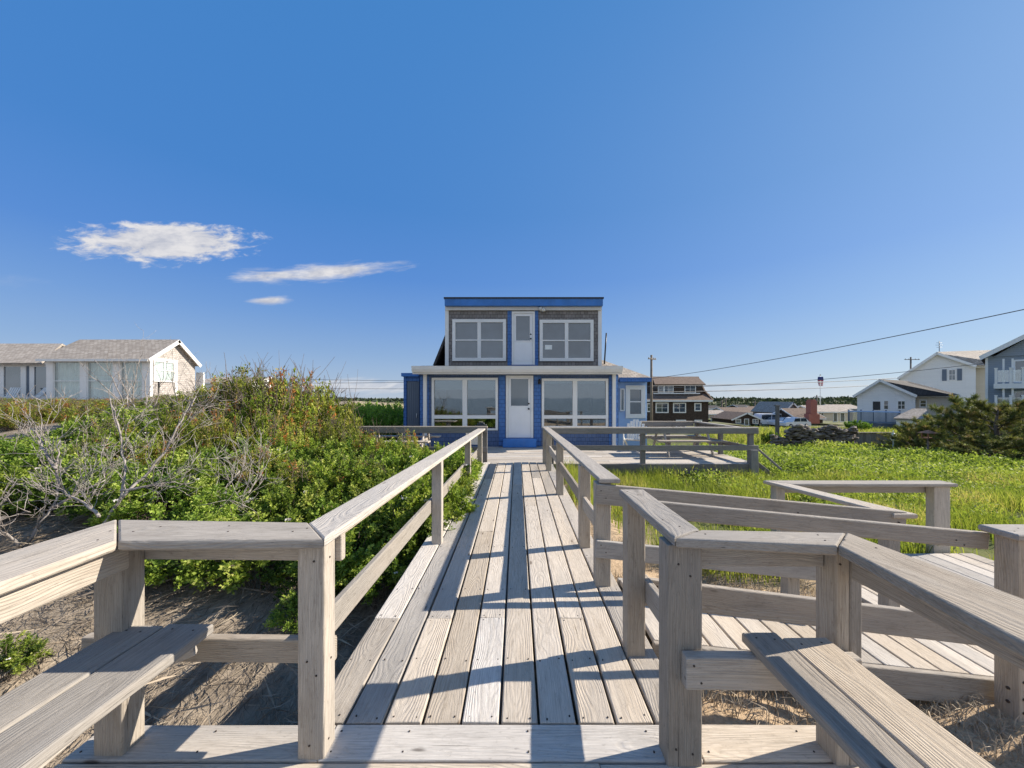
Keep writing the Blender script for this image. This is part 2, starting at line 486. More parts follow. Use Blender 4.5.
def bark(name, c1, c2):
    m, nt, b, out = new_mat(name)
    tc = nt.new('ShaderNodeTexCoord')
    n = nt.noise(nt.vmul(tc.outputs['Object'], (14, 14, 5)), 1.0, 5.0, 0.65)
    nt.l.new(nt.ramp(n, [(0.3, c1), (0.7, c2)]), b.inputs['Base Color'])
    b.inputs['Roughness'].default_value = 0.9
    nt.l.new(nt.bump(n, 0.5, 0.01), b.inputs['Normal'])


bark('dead_bark', (0.17, 0.145, 0.13), (0.44, 0.40, 0.37))
bark('twig_bark', (0.085, 0.062, 0.048), (0.21, 0.165, 0.13))
bark('pine_bark', (0.07, 0.052, 0.042), (0.19, 0.15, 0.12))


def rubble():
    m, nt, b, out = new_mat('rubble_stone')
    tc = nt.new('ShaderNodeTexCoord')
    o = tc.outputs['Object']
    n = nt.noise(o, 2.3, 5.0, 0.6)
    t = attr(nt, 'tint', 'Fac')
    c = nt.ramp(t, [(0.0, (0.10, 0.085, 0.075)), (0.5, (0.17, 0.145, 0.125)), (1.0, (0.25, 0.215, 0.185))])
    c = nt.mix(nt.maprange(n, 0.4, 0.75, 0.0, 0.6), c, (0.10, 0.085, 0.075))
    nt.l.new(c, b.inputs['Base Color'])
    b.inputs['Roughness'].default_value = 0.92
    nt.l.new(nt.bump(n, 0.6, 0.04), b.inputs['Normal'])


rubble()


def ground_mat():
    m, nt, b, out = new_mat('dune_ground')
    tc = nt.new('ShaderNodeTexCoord')
    o = tc.outputs['Object']
    x, y, z = nt.sep(o)
    n1 = nt.noise(o, 0.55, 5.0, 0.6)
    n2 = nt.noise(o, 4.0, 5.0, 0.65)
    n3 = nt.noise(o, 38.0, 4.0, 0.7)
    streak = nt.noise(nt.vmul(o, (9.0, 3.0, 9.0)), 1.0, 5.0, 0.7, 1.2)
    sand = nt.mix(nt.maprange(n3, 0.3, 0.7), (0.37, 0.27, 0.175), (0.53, 0.40, 0.265))
    sand = nt.mix(nt.maprange(n2, 0.5, 0.75, 0.0, 0.45), sand, (0.21, 0.16, 0.115))
    litter = nt.mix(nt.maprange(streak, 0.32, 0.68), (0.19, 0.157, 0.122), (0.37, 0.31, 0.24))
    litter = nt.mix(nt.maprange(n2, 0.52, 0.8, 0.0, 0.45), litter, (0.43, 0.36, 0.275))
    soil = nt.mix(nt.maprange(n2, 0.35, 0.7), (0.085, 0.105, 0.035), (0.17, 0.17, 0.065))
    far = nt.mix(nt.maprange(n1, 0.35, 0.7), (0.12, 0.14, 0.055), (0.26, 0.235, 0.16))
    ml = nt.maprange(x, -0.6, -1.3)
    c = nt.mix(ml, sand, litter)
    # field to the right and beyond the first metres
    xr = nt.math('ADD', x, nt.math('MULTIPLY', nt.math('SUBTRACT', n2, 0.5), 1.2))
    yr = nt.math('ADD', y, nt.math('MULTIPLY', nt.math('SUBTRACT', n2, 0.5), 1.6))
    mf = nt.math('MULTIPLY', nt.maprange(xr, 1.25, 2.2), nt.maprange(yr, 3.4, 4.6))
    mf = nt.math('MAXIMUM', mf, nt.math('MULTIPLY', nt.maprange(xr, 0.6, 1.0), nt.maprange(yr, 5.6, 7.0)))
    c = nt.mix(mf, c, soil)
    c = nt.mix(nt.maprange(y, 20.0, 34.0), c, far)
    nt.l.new(c, b.inputs['Base Color'])
    b.inputs['Roughness'].default_value = 0.95
    b.inputs['Specular IOR Level'].default_value = 0.1
    h = nt.math('ADD', nt.math('MULTIPLY', n3, 0.5), nt.math('MULTIPLY', streak, 0.25))
    nt.l.new(nt.bump(h, 0.7, 0.04), b.inputs['Normal'])


ground_mat()

# ------------------------------------------------------------------ object helpers
ORG = {}
Z = Vector((0, 0, 1))


def _link(o, parent):
    COL.objects.link(o)
    if parent is not None:
        o.parent = parent
        ORG[o.name] = ORG[parent.name]
    else:
        ORG[o.name] = Vector(o.location)
    return o


def thing(name, label, cat, loc=(0, 0, 0), group=None):
    o = bpy.data.objects.new(name, None)
    o.empty_display_size = 0.1
    o.location = loc
    o['label'] = label
    o['category'] = cat
    if group:
        o['group'] = group
    return _link(o, None)


def tag(o, label, cat, group=None, kind=None):
    o['label'] = label
    o['category'] = cat
    if group:
        o['group'] = group
    if kind:
        o['kind'] = kind
    return o


def raw_mesh(name, V, Fc, mat, parent=None, tint=None, smooth=False, loc=None):
    """V (n,3) array, Fc (m,k) array of equal-sized faces"""
    V = np.asarray(V, dtype=np.float32)
    Fc = np.asarray(Fc, dtype=np.int32)
    if parent is not None:
        V = V - np.array(ORG[parent.name], dtype=np.float32)
    elif loc is not None:
        V = V - np.array(loc, dtype=np.float32)
    me = bpy.data.meshes.new(name)
    m, k = Fc.shape
    me.vertices.add(len(V))
    me.vertices.foreach_set('co', V.ravel())
    me.loops.add(m * k)
    me.loops.foreach_set('vertex_index', Fc.ravel())
    me.polygons.add(m)
    me.polygons.foreach_set('loop_start', np.arange(m, dtype=np.int32) * k)
    try:
        me.polygons.foreach_set('loop_total', np.full(m, k, dtype=np.int32))
    except Exception:
        pass
    if tint is not None:
        a = me.attributes.new('tint', 'FLOAT', 'POINT')
        a.data.foreach_set('value', np.asarray(tint, dtype=np.float32))
    me.update(calc_edges=True)
    if smooth:
        me.polygons.foreach_set('use_smooth', np.ones(m, dtype=bool))
    me.materials.append(MAT[mat])
    o = bpy.data.objects.new(name, me)
    if parent is None and loc is not None:
        o.location = loc
    return _link(o, parent)


class MB:
    """collects solids and links them as ONE mesh object"""
    def __init__(self, seed=None):
        self.v, self.f, self.lc, self.t, self.sm = [], [], [], [], []
        self.solids = []
        self.r = random.Random(seed if seed is not None else random.random())

    def add(self, verts, faces, lc=None, tint=0.5, smooth=False):
        b = len(self.v)
        self.v += [tuple(p) for p in verts]
        self.lc += [tuple(p) for p in (lc if lc is not None else verts)]
        self.t += [tint] * len(verts)
        for f in faces:
            self.f.append(tuple(b + i for i in f))
            self.sm.append(smooth)
        self.solids.append((b, len(self.v), len(self.f) - len(faces), len(self.f)))

    def box(self, x0, x1, y0, y1, z0, z1, c=0.0):
        x0, x1 = min(x0, x1), max(x0, x1)
        y0, y1 = min(y0, y1), max(y0, y1)
        z0, z1 = min(z0, z1), max(z0, z1)
        vs = [(x, y, z) for z in (z0, z1) for x, y in ((x0, y0), (x1, y0), (x1, y1), (x0, y1))]
        self.add(vs, [(3, 2, 1, 0), (4, 5, 6, 7), (0, 1, 5, 4), (1, 2, 6, 5), (2, 3, 7, 6), (3, 0, 4, 7)])

    def timber(self, p0, p1, w, t, up=Z, c=0.006, tint=None, jitter=0.0):
        """sawn timber from p0 to p1: w across, t along 'up', eased edges; lc = along, across, thick"""
        p0, p1 = Vector(p0), Vector(p1)
        a = (p1 - p0)
        L = a.length
        a.normalize()
        s = a.cross(Vector(up))
        s.normalize()
        n = s.cross(a)
        hw, ht = w / 2, t / 2
        c = min(c, hw * 0.6, ht * 0.6)
        k = c * 0.35
        ring = [(hw, ht - c), (hw - k, ht - k), (hw - c, ht), (-hw + c, ht), (-hw + k, ht - k), (-hw, ht - c),
                (-hw, -ht + c), (-hw + k, -ht + k), (-hw + c, -ht), (hw - c, -ht), (hw - k, -ht + k), (hw, -ht + c)]
        m = len(ring)
        vs, lc = [], []
        of = (self.r.uniform(0, 50), self.r.uniform(-0.05, 0.05), self.r.uniform(-0.02, 0.06))
        tw = [self.r.uniform(-jitter, jitter) for _ in range(4)]
        st = [(0, 0.8), (c * 0.6, 1.0), (L - c * 0.6, 1.0), (L, 0.8)]
        for i, (d, sc) in enumerate(st):
            for (q, r_) in ring:
                qq = q if sc == 1 else math.copysign(abs(q) - c * 0.35, q)
                rr = r_ if sc == 1 else math.copysign(abs(r_) - c * 0.35, r_)
                e = tw[0] if i < 2 else tw[1]
                g = tw[2] if i < 2 else tw[3]
                vs.append(p0 + a * d + s * qq + n * (rr + e + g * q / max(hw, 1e-6)))
                lc.append((of[0] + d, of[1] + q, of[2] + r_))
        fs = []
        for i in range(3):
            for j in range(m):
                k2 = (j + 1) % m
                fs.append((i * m + j, i * m + k2, (i + 1) * m + k2, (i + 1) * m + j))
        fs.append(tuple(range(m - 1, -1, -1)))
        fs.append(tuple(range(3 * m, 4 * m)))
        # faces of this ring order point outward when ring is clockwise seen along a; flip to be safe
        fs = [tuple(reversed(f)) for f in fs]
        self.add(vs, fs, lc, self.r.random() if tint is None else tint)

    def slab(self, poly, z0, z1, along=(1, 0, 0), c=0.006, tint=None):
        """flat board of any convex outline (counter-clockwise x,y or x,y,z-top), eased top edge; grain runs along 'along'"""
        n = len(poly)
        P = [Vector((p[0], p[1], 0)) for p in poly]
        dz = [(p[2] if len(p) > 2 else z1) for p in poly]
        th = z1 - z0
        cen = sum(P, Vector()) / n
        ins = []
        for i in range(n):
            e1 = (P[i] - P[i - 1]).normalized()
            e2 = (P[(i + 1) % n] - P[i]).normalized()
            n1 = Vector((-e1.y, e1.x, 0))
            n2 = Vector((-e2.y, e2.x, 0))
            bis = n1 + n2
            bis = bis / max(1e-4, bis.length_squared) * 2
            ins.append(P[i] + bis * c)
        rings = [[(q, d - th) for q, d in zip(ins, dz)], [(q, d - th + c) for q, d in zip(P, dz)],
                 [(q, d - c) for q, d in zip(P, dz)], [(q * 0.65 + r_ * 0.35, d - c * 0.35) for q, r_, d in zip(P, ins, dz)],
                 [(q, d) for q, d in zip(ins, dz)]]
        al = Vector(along).normalized()
        sd = Vector((-al.y, al.x, 0))
        of = (self.r.uniform(0, 50), self.r.uniform(-0.05, 0.05), self.r.uniform(-0.02, 0.06))
        vs, lc = [], []
        for ring in rings:
            for q, z in ring:
                vs.append((q.x, q.y, z))
                lc.append((of[0] + q.dot(al), of[1] + (q - cen).dot(sd), of[2] + z - z0))
        fs = [tuple(range(n - 1, -1, -1)), tuple(range(4 * n, 5 * n))]
        for i in range(4):
            for j in range(n):
                k = (j + 1) % n
                fs.append((i * n + j, i * n + k, (i + 1) * n + k, (i + 1) * n + j))
        self.add(vs, fs, lc, self.r.random() if tint is None else tint)

    def prism(self, prof, axis, a, b):
        """profile of 2-D points extruded along axis 'x' (prof = y,z) or 'y' (prof = x,z) or 'z' (prof = x,y) from a to b"""
        n = len(prof)
        def P(p, d):
            if axis == 'x':
                return (d, p[0], p[1])
            if axis == 'y':
                return (p[0], d, p[1])
            return (p[0], p[1], d)
        vs = [P(p, a) for p in prof] + [P(p, b) for p in prof]
        fs = [tuple(range(n - 1, -1, -1)), tuple(range(n, 2 * n))]
        for j in range(n):
            k = (j + 1) % n
            fs.append((j, k, n + k, n + j))
        self.add(vs, fs)

    def tube(self, pts, rad, n=6, tint=0.5, cap=True):
        pts = [Vector(p) for p in pts]
        vs, fs = [], []
        ref = Vector((0.31, 0.17, 0.93))
        for i, p in enumerate(pts):
            d = (pts[min(i + 1, len(pts) - 1)] - pts[max(i - 1, 0)]).normalized()
            s = d.cross(ref)
            if s.length < 0.05:
                s = d.cross(Vector((1, 0, 0)))
            s.normalize()
            q = d.cross(s)
            r_ = rad[i] if hasattr(rad, '__len__') else rad
            for j in range(n):
                an = 2 * math.pi * j / n
                vs.append(p + s * (math.cos(an) * r_) + q * (math.sin(an) * r_))
        for i in range(len(pts) - 1):
            for j in range(n):
                k = (j + 1) % n
                fs.append((i * n + j, i * n + k, (i + 1) * n + k, (i + 1) * n + j))
        if cap:
            fs.append(tuple(range(n - 1, -1, -1)))
            fs.append(tuple(range((len(pts) - 1) * n, len(pts) * n)))
        self.add(vs, fs, None, tint, True)

    def poly(self, *pts):
        self.add(pts, [tuple(range(len(pts)))])

    def slabpoly(self, pts, th):
        """roof slab: polygon given by its top corners, thickened downwards along its normal"""
        P = [Vector(p) for p in pts]
        n = (P[1] - P[0]).cross(P[2] - P[0]).normalized()
        if n.z < 0:
            P.reverse()
            n = -n
        k = len(P)
        vs = P + [p - n * th for p in P]
        fs = [tuple(range(k)), tuple(range(2 * k - 1, k - 1, -1))]
        for j in range(k):
            q = (j + 1) % k
            fs.append((j, k + j, k + q, q))
        self.add(vs, fs)

    def ellipsoid(self, c, rx, ry, rz, n=10, m=6):
        vs, fs = [], []
        for i in range(m + 1):
            th = math.pi * i / m
            for j in range(n):
                ph = 2 * math.pi * j / n
                vs.append((c[0] + rx * math.sin(th) * math.cos(ph), c[1] + ry * math.sin(th) * math.sin(ph), c[2] + rz * math.cos(th)))
        for i in range(m):
            for j in range(n):
                k = (j + 1) % n
                fs.append((i * n + j, (i + 1) * n + j, (i + 1) * n + k, i * n + k))
        self.add(vs, fs, None, self.r.random(), True)

    def each(self, name, mat, parent=None):
        """every solid collected so far becomes an object of its own"""
        out = []
        for (v0, v1, f0, f1) in self.solids:
            m = MB(1)
            m.v, m.lc, m.t = self.v[v0:v1], self.lc[v0:v1], self.t[v0:v1]
            m.f = [tuple(i - v0 for i in f) for f in self.f[f0:f1]]
            m.sm = self.sm[f0:f1]
            out.append(m.build(name, mat, parent))
        return out

    def build(self, name, mat, parent=None, loc=None, uv=False):
        org = ORG[parent.name] if parent is not None else Vector(loc or (0, 0, 0))
        me = bpy.data.meshes.new(name)
        me.from_pydata([(x - org.x, y - org.y, z - org.z) for x, y, z in self.v], [], self.f)
        a = me.attributes.new('lc', 'FLOAT_VECTOR', 'POINT')
        a.data.foreach_set('vector', np.array(self.lc, dtype=np.float32).ravel())
        a = me.attributes.new('tint', 'FLOAT', 'POINT')
        a.data.foreach_set('value', np.array(self.t, dtype=np.float32))
        me.polygons.foreach_set('use_smooth', np.array(self.sm, dtype=bool))
        bm = bmesh.new()
        bm.from_mesh(me)
        bmesh.ops.recalc_face_normals(bm, faces=bm.faces)
        bm.to_mesh(me)
        bm.free()
        me.update()
        # UV in metres: u along the horizontal, v up the face
        uvl = me.uv_layers.new(name='UVMap')
        data = np.zeros((len(me.loops), 2), dtype=np.float32)
        V = self.v
        for pl in me.polygons:
            n = pl.normal
            h = Vector((-n.y, n.x, 0))
            if h.length < 1e-3:
                h = Vector((1, 0, 0))
            h.normalize()
            v = n.cross(h)
            for li in pl.loop_indices:
                p = Vector(V[me.loops[li].vertex_index])
                data[li] = (p.dot(h), p.dot(v))
        uvl.data.foreach_set('uv', data.ravel())
        me.materials.append(MAT[mat])
        o = bpy.data.objects.new(name, me)
        if parent is None and loc is not None:
            o.location = loc
        return _link(o, parent)


def copy_tree(o, parent=None):
    c = o.copy()
    COL.objects.link(c)
    c.parent = parent
    for ch in list(o.children):
        copy_tree(ch, c)
    return c


def smooth(t):
    t = np.clip(t, 0, 1)
    return t * t * (3 - 2 * t)


def ground_z(x, y):
    x = np.asarray(x, dtype=float)
    y = np.asarray(y, dtype=float)
    zl = (-0.72 + 0.62 * smooth((y - 1.6) / 5.5) + 0.40 * smooth((-x - 1.2) / 4.0)
          + 0.95 * smooth((y - 5.5) / 5.5) * smooth((-x - 4.0) / 3.0) + 0.05 * smooth((y - 12) / 10))
    bed = smooth((x + 6.2 + 2.6 * smooth((y - 11.5) / 4)) / 1.4) * smooth((y - 7.2) / 1.4)
    zl = zl * (1 - bed) + (-0.45) * bed
    zr = (-0.36 + 0.17 * smooth((2.1 - x) / 0.8) * smooth((2.7 - y) / 0.5) + 0.20 * smooth((y - 2.6) / 1.4) * smooth((1.9 - x) / 0.9) - 0.04 * smooth((y - 4) / 2) - 0.15 * smooth((y - 9) / 4)
          - 0.45 * smooth((y - 12) / 7) - 0.10 * smooth((x - 2) / 4))
    m = smooth((x + 1.25) / 0.9)
    z = zl * (1 - m) + zr * m
    z = z + 0.035 * np.sin(1.7 * x + 0.8 * y) + 0.03 * np.sin(2.9 * y - 1.3 * x + 1.0) + 0.018 * np.sin(6.1 * x + 3.7 * y)
    # beach falling to the sea behind the viewer
    z = z - 3.2 * smooth((-y - 4) / 26)
    # the far country: settles to a low flat
    k = smooth((y - 24) / 40)
    z = z * (1 - k) + (-3.2) * k
    z = np.where(y < -34, -6.0, z)
    k = smooth(y / 200) * smooth((np.hypot(x, y) - 120) / 500)
    z = z * (1 - k) + (-3.4) * k
    return z


def gz(x, y):
    return float(ground_z(x, y))


def build_ground():
    def axis(a, b, fine0, fine1, step, grow=1.16):
        pts = list(np.arange(fine0, fine1 + 1e-6, step))
        s = step
        p = fine1
        while p < b:
            s *= grow
            p += s
            pts.append(min(p, b))
        s = step
        p = fine0
        while p > a:
            s *= grow
            p -= s
            pts.insert(0, max(p, a))
        return np.array(pts)
    xs = axis(-4000, 4000, -8, 8, 0.10)
    ys = axis(-120, 5500, 0.8, 12, 0.10)
    Xg, Yg = np.meshgrid(xs, ys)
    Zg = ground_z(Xg, Yg)
    near = smooth((14 - np.hypot(Xg, Yg)) / 6)
    Zg = Zg + near * rng.normal(0, 0.012, Zg.shape)
    V = np.stack([Xg.ravel(), Yg.ravel(), Zg.ravel()], 1)
    nx = len(xs)
    i, j = np.meshgrid(np.arange(len(ys) - 1), np.arange(nx - 1), indexing='ij')
    a = (i * nx + j).ravel()
    o = raw_mesh('ground', V, np.stack([a, a + 1, a + nx + 1, a + nx], 1), 'dune_ground', smooth=True)
    o['kind'] = 'structure'


build_ground()

o = raw_mesh('sea', [(-4000, -5000, -3.0), (4000, -5000, -3.0), (4000, -24, -3.0), (-4000, -24, -3.0)], [(0, 1, 2, 3)], 'sea_water')
o['kind'] = 'structure'

# ================================================================== the boardwalk
BASE = 0.0
DK = -0.04                                   # level of the house deck


def lerp(a, b, t):
    return a + (b - a) * t


bw = thing('boardwalk', 'weathered plank boardwalk running straight from the camera to the blue house', 'boardwalk', (0, 5, 0))
mb = MB(11)
nails = MB(3)
W_ = 0.1725
joint_sets = [[2.605, 5.35], [6.6], [2.60, 7.1], [4.3], [2.61, 6.1], [6.6], [5.3], [2.605, 7.2], [5.9], [3.6, 7.0]]
for k in range(10):
    xc = -1.01 + 0.1855 * (k + 0.5)
    ends = [1.766] + joint_sets[k] + [8.94]
    for a, b in zip(ends[:-1], ends[1:]):
        dx = mb.r.uniform(-0.002, 0.002)
        mb.timber((xc + dx, a + 0.0015, -0.019 + mb.r.uniform(-0.0025, 0.002)), (xc + mb.r.uniform(-0.002, 0.002), b - 0.0015, -0.019 + mb.r.uniform(-0.0025, 0.002)),
                  W_ + mb.r.uniform(-0.004, 0.002), 0.038, c=0.006, jitter=0.0022)
        ny = [a + 0.03, b - 0.03] + [y for y in (2.19, 3.0, 3.85, 4.7, 5.6, 6.5, 7.4, 8.2) if a + 0.2 < y < b - 0.2]
        for y in ny:
            for q in (-0.058, 0.058):
                nx_, ny_ = xc + q + mb.r.uniform(-0.008, 0.008), y + mb.r.uniform(-0.012, 0.012)
                nails.tube([(nx_, ny_, -0.012), (nx_, ny_, 0.0032)], 0.0042, 7)
mb.build('decking', 'deck_wood', bw)
lb = MB(12)
y1 = 1.760
row = 0
while y1 > -1.3:
    w = 0.182
    cuts = [-1.95, -0.855, 0.80, 1.66] if row % 3 != 1 else [-1.95, 0.35, 1.66]
    if row % 3 == 2:
        cuts = [-1.95, -1.25, 1.1, 1.66]
    for a, b in zip(cuts[:-1], cuts[1:]):
        lb.timber((a + 0.002, y1 - w / 2, -0.019 + lb.r.uniform(-0.002, 0.002)), (b - 0.002, y1 - w / 2, -0.019 + lb.r.uniform(-0.002, 0.002)), w - 0.006, 0.038, c=0.006, jitter=0.002)
        for x in [a + 0.04, b - 0.04] + [x for x in (-1.4, -0.5, 0.05, 0.6, 1.3) if a + .2 < x < b - .2]:
            for q in (-0.05, 0.05):
                nails.tube([(x, y1 - w / 2 + q, -0.012), (x, y1 - w / 2 + q, 0.0032)], 0.0042, 7)
    y1 -= w + 0.004
    row += 1
lb.build('landing_planks', 'deck_wood', bw)
o = nails.build('nail_heads', 'nail_iron', bw)
o['kind'] = 'stuff'
jb = MB(13)
for x in (-0.98, -0.1, 0.80):
    jb.timber((x, 1.80, -0.135), (x, 8.95, -0.135), 0.04, 0.185, c=0.004)
for x in (-1.93, -0.9, 0.2, 1.64):
    jb.timber((x, -1.2, -0.135), (x, 1.72, -0.135), 0.04, 0.185, c=0.004)
jb.timber((-1.95, 1.745, -0.137), (1.66, 1.745, -0.137), 0.185, 0.03, up=(0, 1, 0), c=0.004)
jb.build('joists', 'grey_wood', bw)
pb = MB(14)
for x in (-0.90, 0.72):
    for y in (2.8, 5.2, 7.6):
        pb.timber((x, y, gz(x, y) - 0.25), (x, y, -0.05), 0.09, 0.09, up=(0, 1, 0), c=0.004)
pb.each('footing', 'grey_wood', bw)


def post(parent, x0, x1, y0, y1, z0, z1, mat='rail_wood', seed=None, notch=None, lean=(0, 0)):
    m = MB(seed)
    xc, yc = (x0 + x1) / 2, (y0 + y1) / 2
    m.timber((xc, yc, z0), (xc + lean[0], yc + lean[1], z1), abs(x1 - x0), abs(y1 - y0), up=(0, 1, 0), c=0.006)
    return m.build('post', mat, parent)


def board(parent, name, p0, p1, w, t, up=Z, mat='rail_wood', seed=None, c=0.007, jitter=0.0):
    m = MB(seed)
    m.timber(p0, p1, w, t, up=up, c=c, jitter=jitter)
    return m.build(name, mat, parent)


# ---- left railing of the boardwalk
lr = thing('boardwalk_railing', 'long sunlit wooden railing on the rose bush side of the boardwalk', 'railing', (-0.88, 1.63, 0), 'boardwalk railings')


def capz(y):
    return lerp(0.973, 0.815, (y - 1.52) / 7.4)


for i, (xa, xb, y) in enumerate(((-0.905, -0.80, 3.92), (-0.90, -0.80, 6.35), (-0.90, -0.80, 8.45))):
    post(lr, xa, xb, y, y + 0.095, -0.35, capz(y + 0.05) - 0.042, seed=20 + i)
m = MB(24)
m.slab([(-0.79, 1.516, capz(1.516)), (-0.765, 8.95, capz(8.95)), (-0.95, 8.95, capz(8.95)), (-0.973, 1.722, capz(1.72))], 0.933, 0.973, (0, 1, 0), 0.009)
m.build('top_rail', 'rail_wood', lr)
board(lr, 'apron_rail', (-0.918, 1.70, capz(1.7) - 0.085), (-0.918, 8.93, capz(8.93) - 0.085), 0.032, 0.085, seed=25)
board(lr, 'mid_rail', (-0.925, 1.70, 0.455), (-0.925, 8.9, 0.275), 0.038, 0.138, seed=26)

# ---- left bay: corner post, outer post, caps, aprons, mid rail
lbay = thing('bay_railing', 'mitred wooden railing round the bench bay left of the boardwalk', 'railing', (-1.35, 1.65, 0), 'bay railings')
post(lbay, -0.942, -0.826, 1.585, 1.682, -0.3, 0.932, seed=31)
post(lbay, -1.835, -1.708, 1.60, 1.70, -0.7, 0.932, seed=32)
m = MB(33)
m.slab([(-1.614, 1.496), (-0.792, 1.514), (-0.9745, 1.724), (-1.905, 1.765)], 0.929, 0.972, (1, 0, 0), 0.009, tint=0.32)
m.build('cap_board', 'rail_wood', lbay)
m = MB(34)
m.slab([(-1.600, 0.25), (-1.618, 1.4935), (-1.908, 1.762), (-1.895, 0.25)], 0.931, 0.974, (0, 1, 0), 0.007)
m.build('cap_board', 'rail_wood', lbay)
board(lbay, 'apron_rail', (-1.80, 1.722, 0.868), (-0.80, 1.704, 0.868), 0.04, 0.125, seed=35)
board(lbay, 'apron_rail', (-1.675, 0.25, 0.875), (-1.675, 1.58, 0.875), 0.04, 0.105, seed=36)
board(lbay, 'mid_rail', (-2.02, 1.735, 0.385), (-0.845, 1.715, 0.385), 0.045, 0.110, seed=37)
board(lbay, 'mid_rail', (-1.87, 0.25, 0.385), (-1.87, 1.58, 0.385), 0.04, 0.11, seed=37)
post(lbay, -1.835, -1.72, -0.2, -0.1, -0.6, 0.93, seed=38)

# ---- right bay
rbay = thing('bay_railing', 'mitred wooden railing round the bench bay right of the boardwalk', 'railing', (1.05, 1.6, 0), 'bay railings')
post(rbay, 0.660, 0.770, 2.215, 2.315, -0.4, 0.93, seed=41)
post(rbay, 0.634, 0.782, 1.558, 1.658, -0.4, 0.93, seed=42)
m = MB(43)
m.timber((1.375, 1.615, -0.75), (1.375, 1.615, 0.93), 0.054, 0.115, up=(0, 1, 0), c=0.006)
m.timber((1.431, 1.612, -0.75), (1.431, 1.612, 0.93), 0.052, 0.105, up=(0, 1, 0), c=0.006)
m.build('post', 'rail_wood', rbay)
m = MB(44)
m.slab([(0.652, 1.530), (0.803, 1.628), (0.800, 2.34), (0.645, 2.34)], 0.930, 0.973, (0, 1, 0), 0.007)
m.build('cap_board', 'rail_wood', rbay)
m = MB(45)
m.slab([(0.657, 1.527), (1.255, 1.450), (1.412, 1.590), (0.808, 1.6255)], 0.929, 0.972, (1, 0, 0), 0.007)
m.build('cap_board', 'rail_wood', rbay)
m = MB(46)
m.slab([(1.13, 0.25), (1.52, 0.25), (1.418, 1.590), (1.259, 1.448)], 0.931, 0.974, (0.06, -1, 0), 0.007, tint=0.25)
m.build('cap_board', 'rail_wood', rbay)
board(rbay, 'apron_rail', (0.79, 1.645, 0.868), (1.345, 1.640, 0.868), 0.04, 0.12, seed=47)
board(rbay, 'apron_rail', (1.43, 0.25, 0.862), (1.41, 1.54, 0.862), 0.04, 0.135, seed=48)
board(rbay, 'mid_rail', (0.69, 1.530, 0.425), (1.40, 1.522, 0.425), 0.05, 0.135, seed=49)
board(rbay, 'mid_rail', (0.79, 1.66, 0.405), (0.79, 2.30, 0.385), 0.04, 0.138, seed=50)
post(rbay, 1.35, 1.45, -0.2, -0.1, -0.6, 0.93, seed=51)

# ---- benches in the bays
bl = thing('bench', 'pale sunlit plank bench in the left bay, its end pointing at the boardwalk', 'bench', (-1.58, 0.9, 0), 'bay benches')
m = MB(52)
m.timber((-1.665, -0.1, 0.517), (-1.665, 1.648, 0.517), 0.185, 0.042, c=0.008)
m.timber((-1.462, -0.1, 0.517), (-1.462, 1.66, 0.517), 0.205, 0.042, c=0.008)
m.build('seat', 'rail_wood', bl)
board(bl, 'seat_support', (-1.72, 1.44, 0.41), (-1.40, 1.60, 0.49), 0.04, 0.10, seed=53)
board(bl, 'seat_support', (-1.52, 1.0, 0.40), (-1.52, 1.58, 0.47), 0.04, 0.09, seed=54)
board(bl, 'leg', (-1.56, 0.2, 0.0), (-1.56, 0.2, 0.50), 0.09, 0.3, up=(0, 1, 0), seed=55)
br_ = thing('bench', 'blue-grey shadowed plank bench in the right bay beside a split post', 'bench', (1.12, 0.9, 0), 'bay benches')
m = MB(56)
m.timber((1.045, -0.1, 0.517), (1.045, 1.60, 0.517), 0.15, 0.042, c=0.008, tint=0.06)  # low tint: weathered plank, with cast shade painted into its tone
m.timber((1.232, -0.1, 0.517), (1.215, 1.565, 0.517), 0.19, 0.042, c=0.008, tint=0.8)
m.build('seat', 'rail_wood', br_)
board(br_, 'leg', (1.13, 0.2, 0.0), (1.13, 0.2, 0.494), 0.09, 0.3, up=(0, 1, 0), seed=57)

# ---- right railing further along the boardwalk
rr = thing('boardwalk_railing', 'long wooden railing on the grass side of the boardwalk casting the central shadow', 'railing', (0.7, 5.9, 0), 'boardwalk railings')


def capr(y):
    return lerp(0.895, 0.850, (y - 3.0) / 6.0)


for i, (xa, y) in enumerate(((0.648, 3.82), (0.632, 5.9), (0.622, 7.86), (0.612, 8.75))):
    post(rr, xa, xa + 0.112, y, y + 0.1, -0.35, capr(y) - 0.04, seed=60 + i)
post(rr, 0.645, 0.772, 3.035, 3.13, -0.35, capr(3.1) - 0.04, seed=65)
m = MB(66)
m.slab([(0.668, 3.0, capr(3)), (0.838, 3.0, capr(3)), (0.77, 9.0, capr(9)), (0.615, 9.0, capr(9))], 0.85, 0.89, (0, 1, 0), 0.009)
m.build('top_rail', 'rail_wood', rr)
for i, (ya, yb) in enumerate(((3.13, 3.82), (3.92, 5.9), (6.0, 7.86), (7.96, 8.75))):
    board(rr, 'mid_rail', (0.70, ya, 0.475), (0.695, yb, 0.465), 0.04, 0.135, seed=67 + i)

# ---- ramp to the right, falling one in ten
SL = 0.108


def rz(x):
    return 0.0 - SL * (x - 0.86)


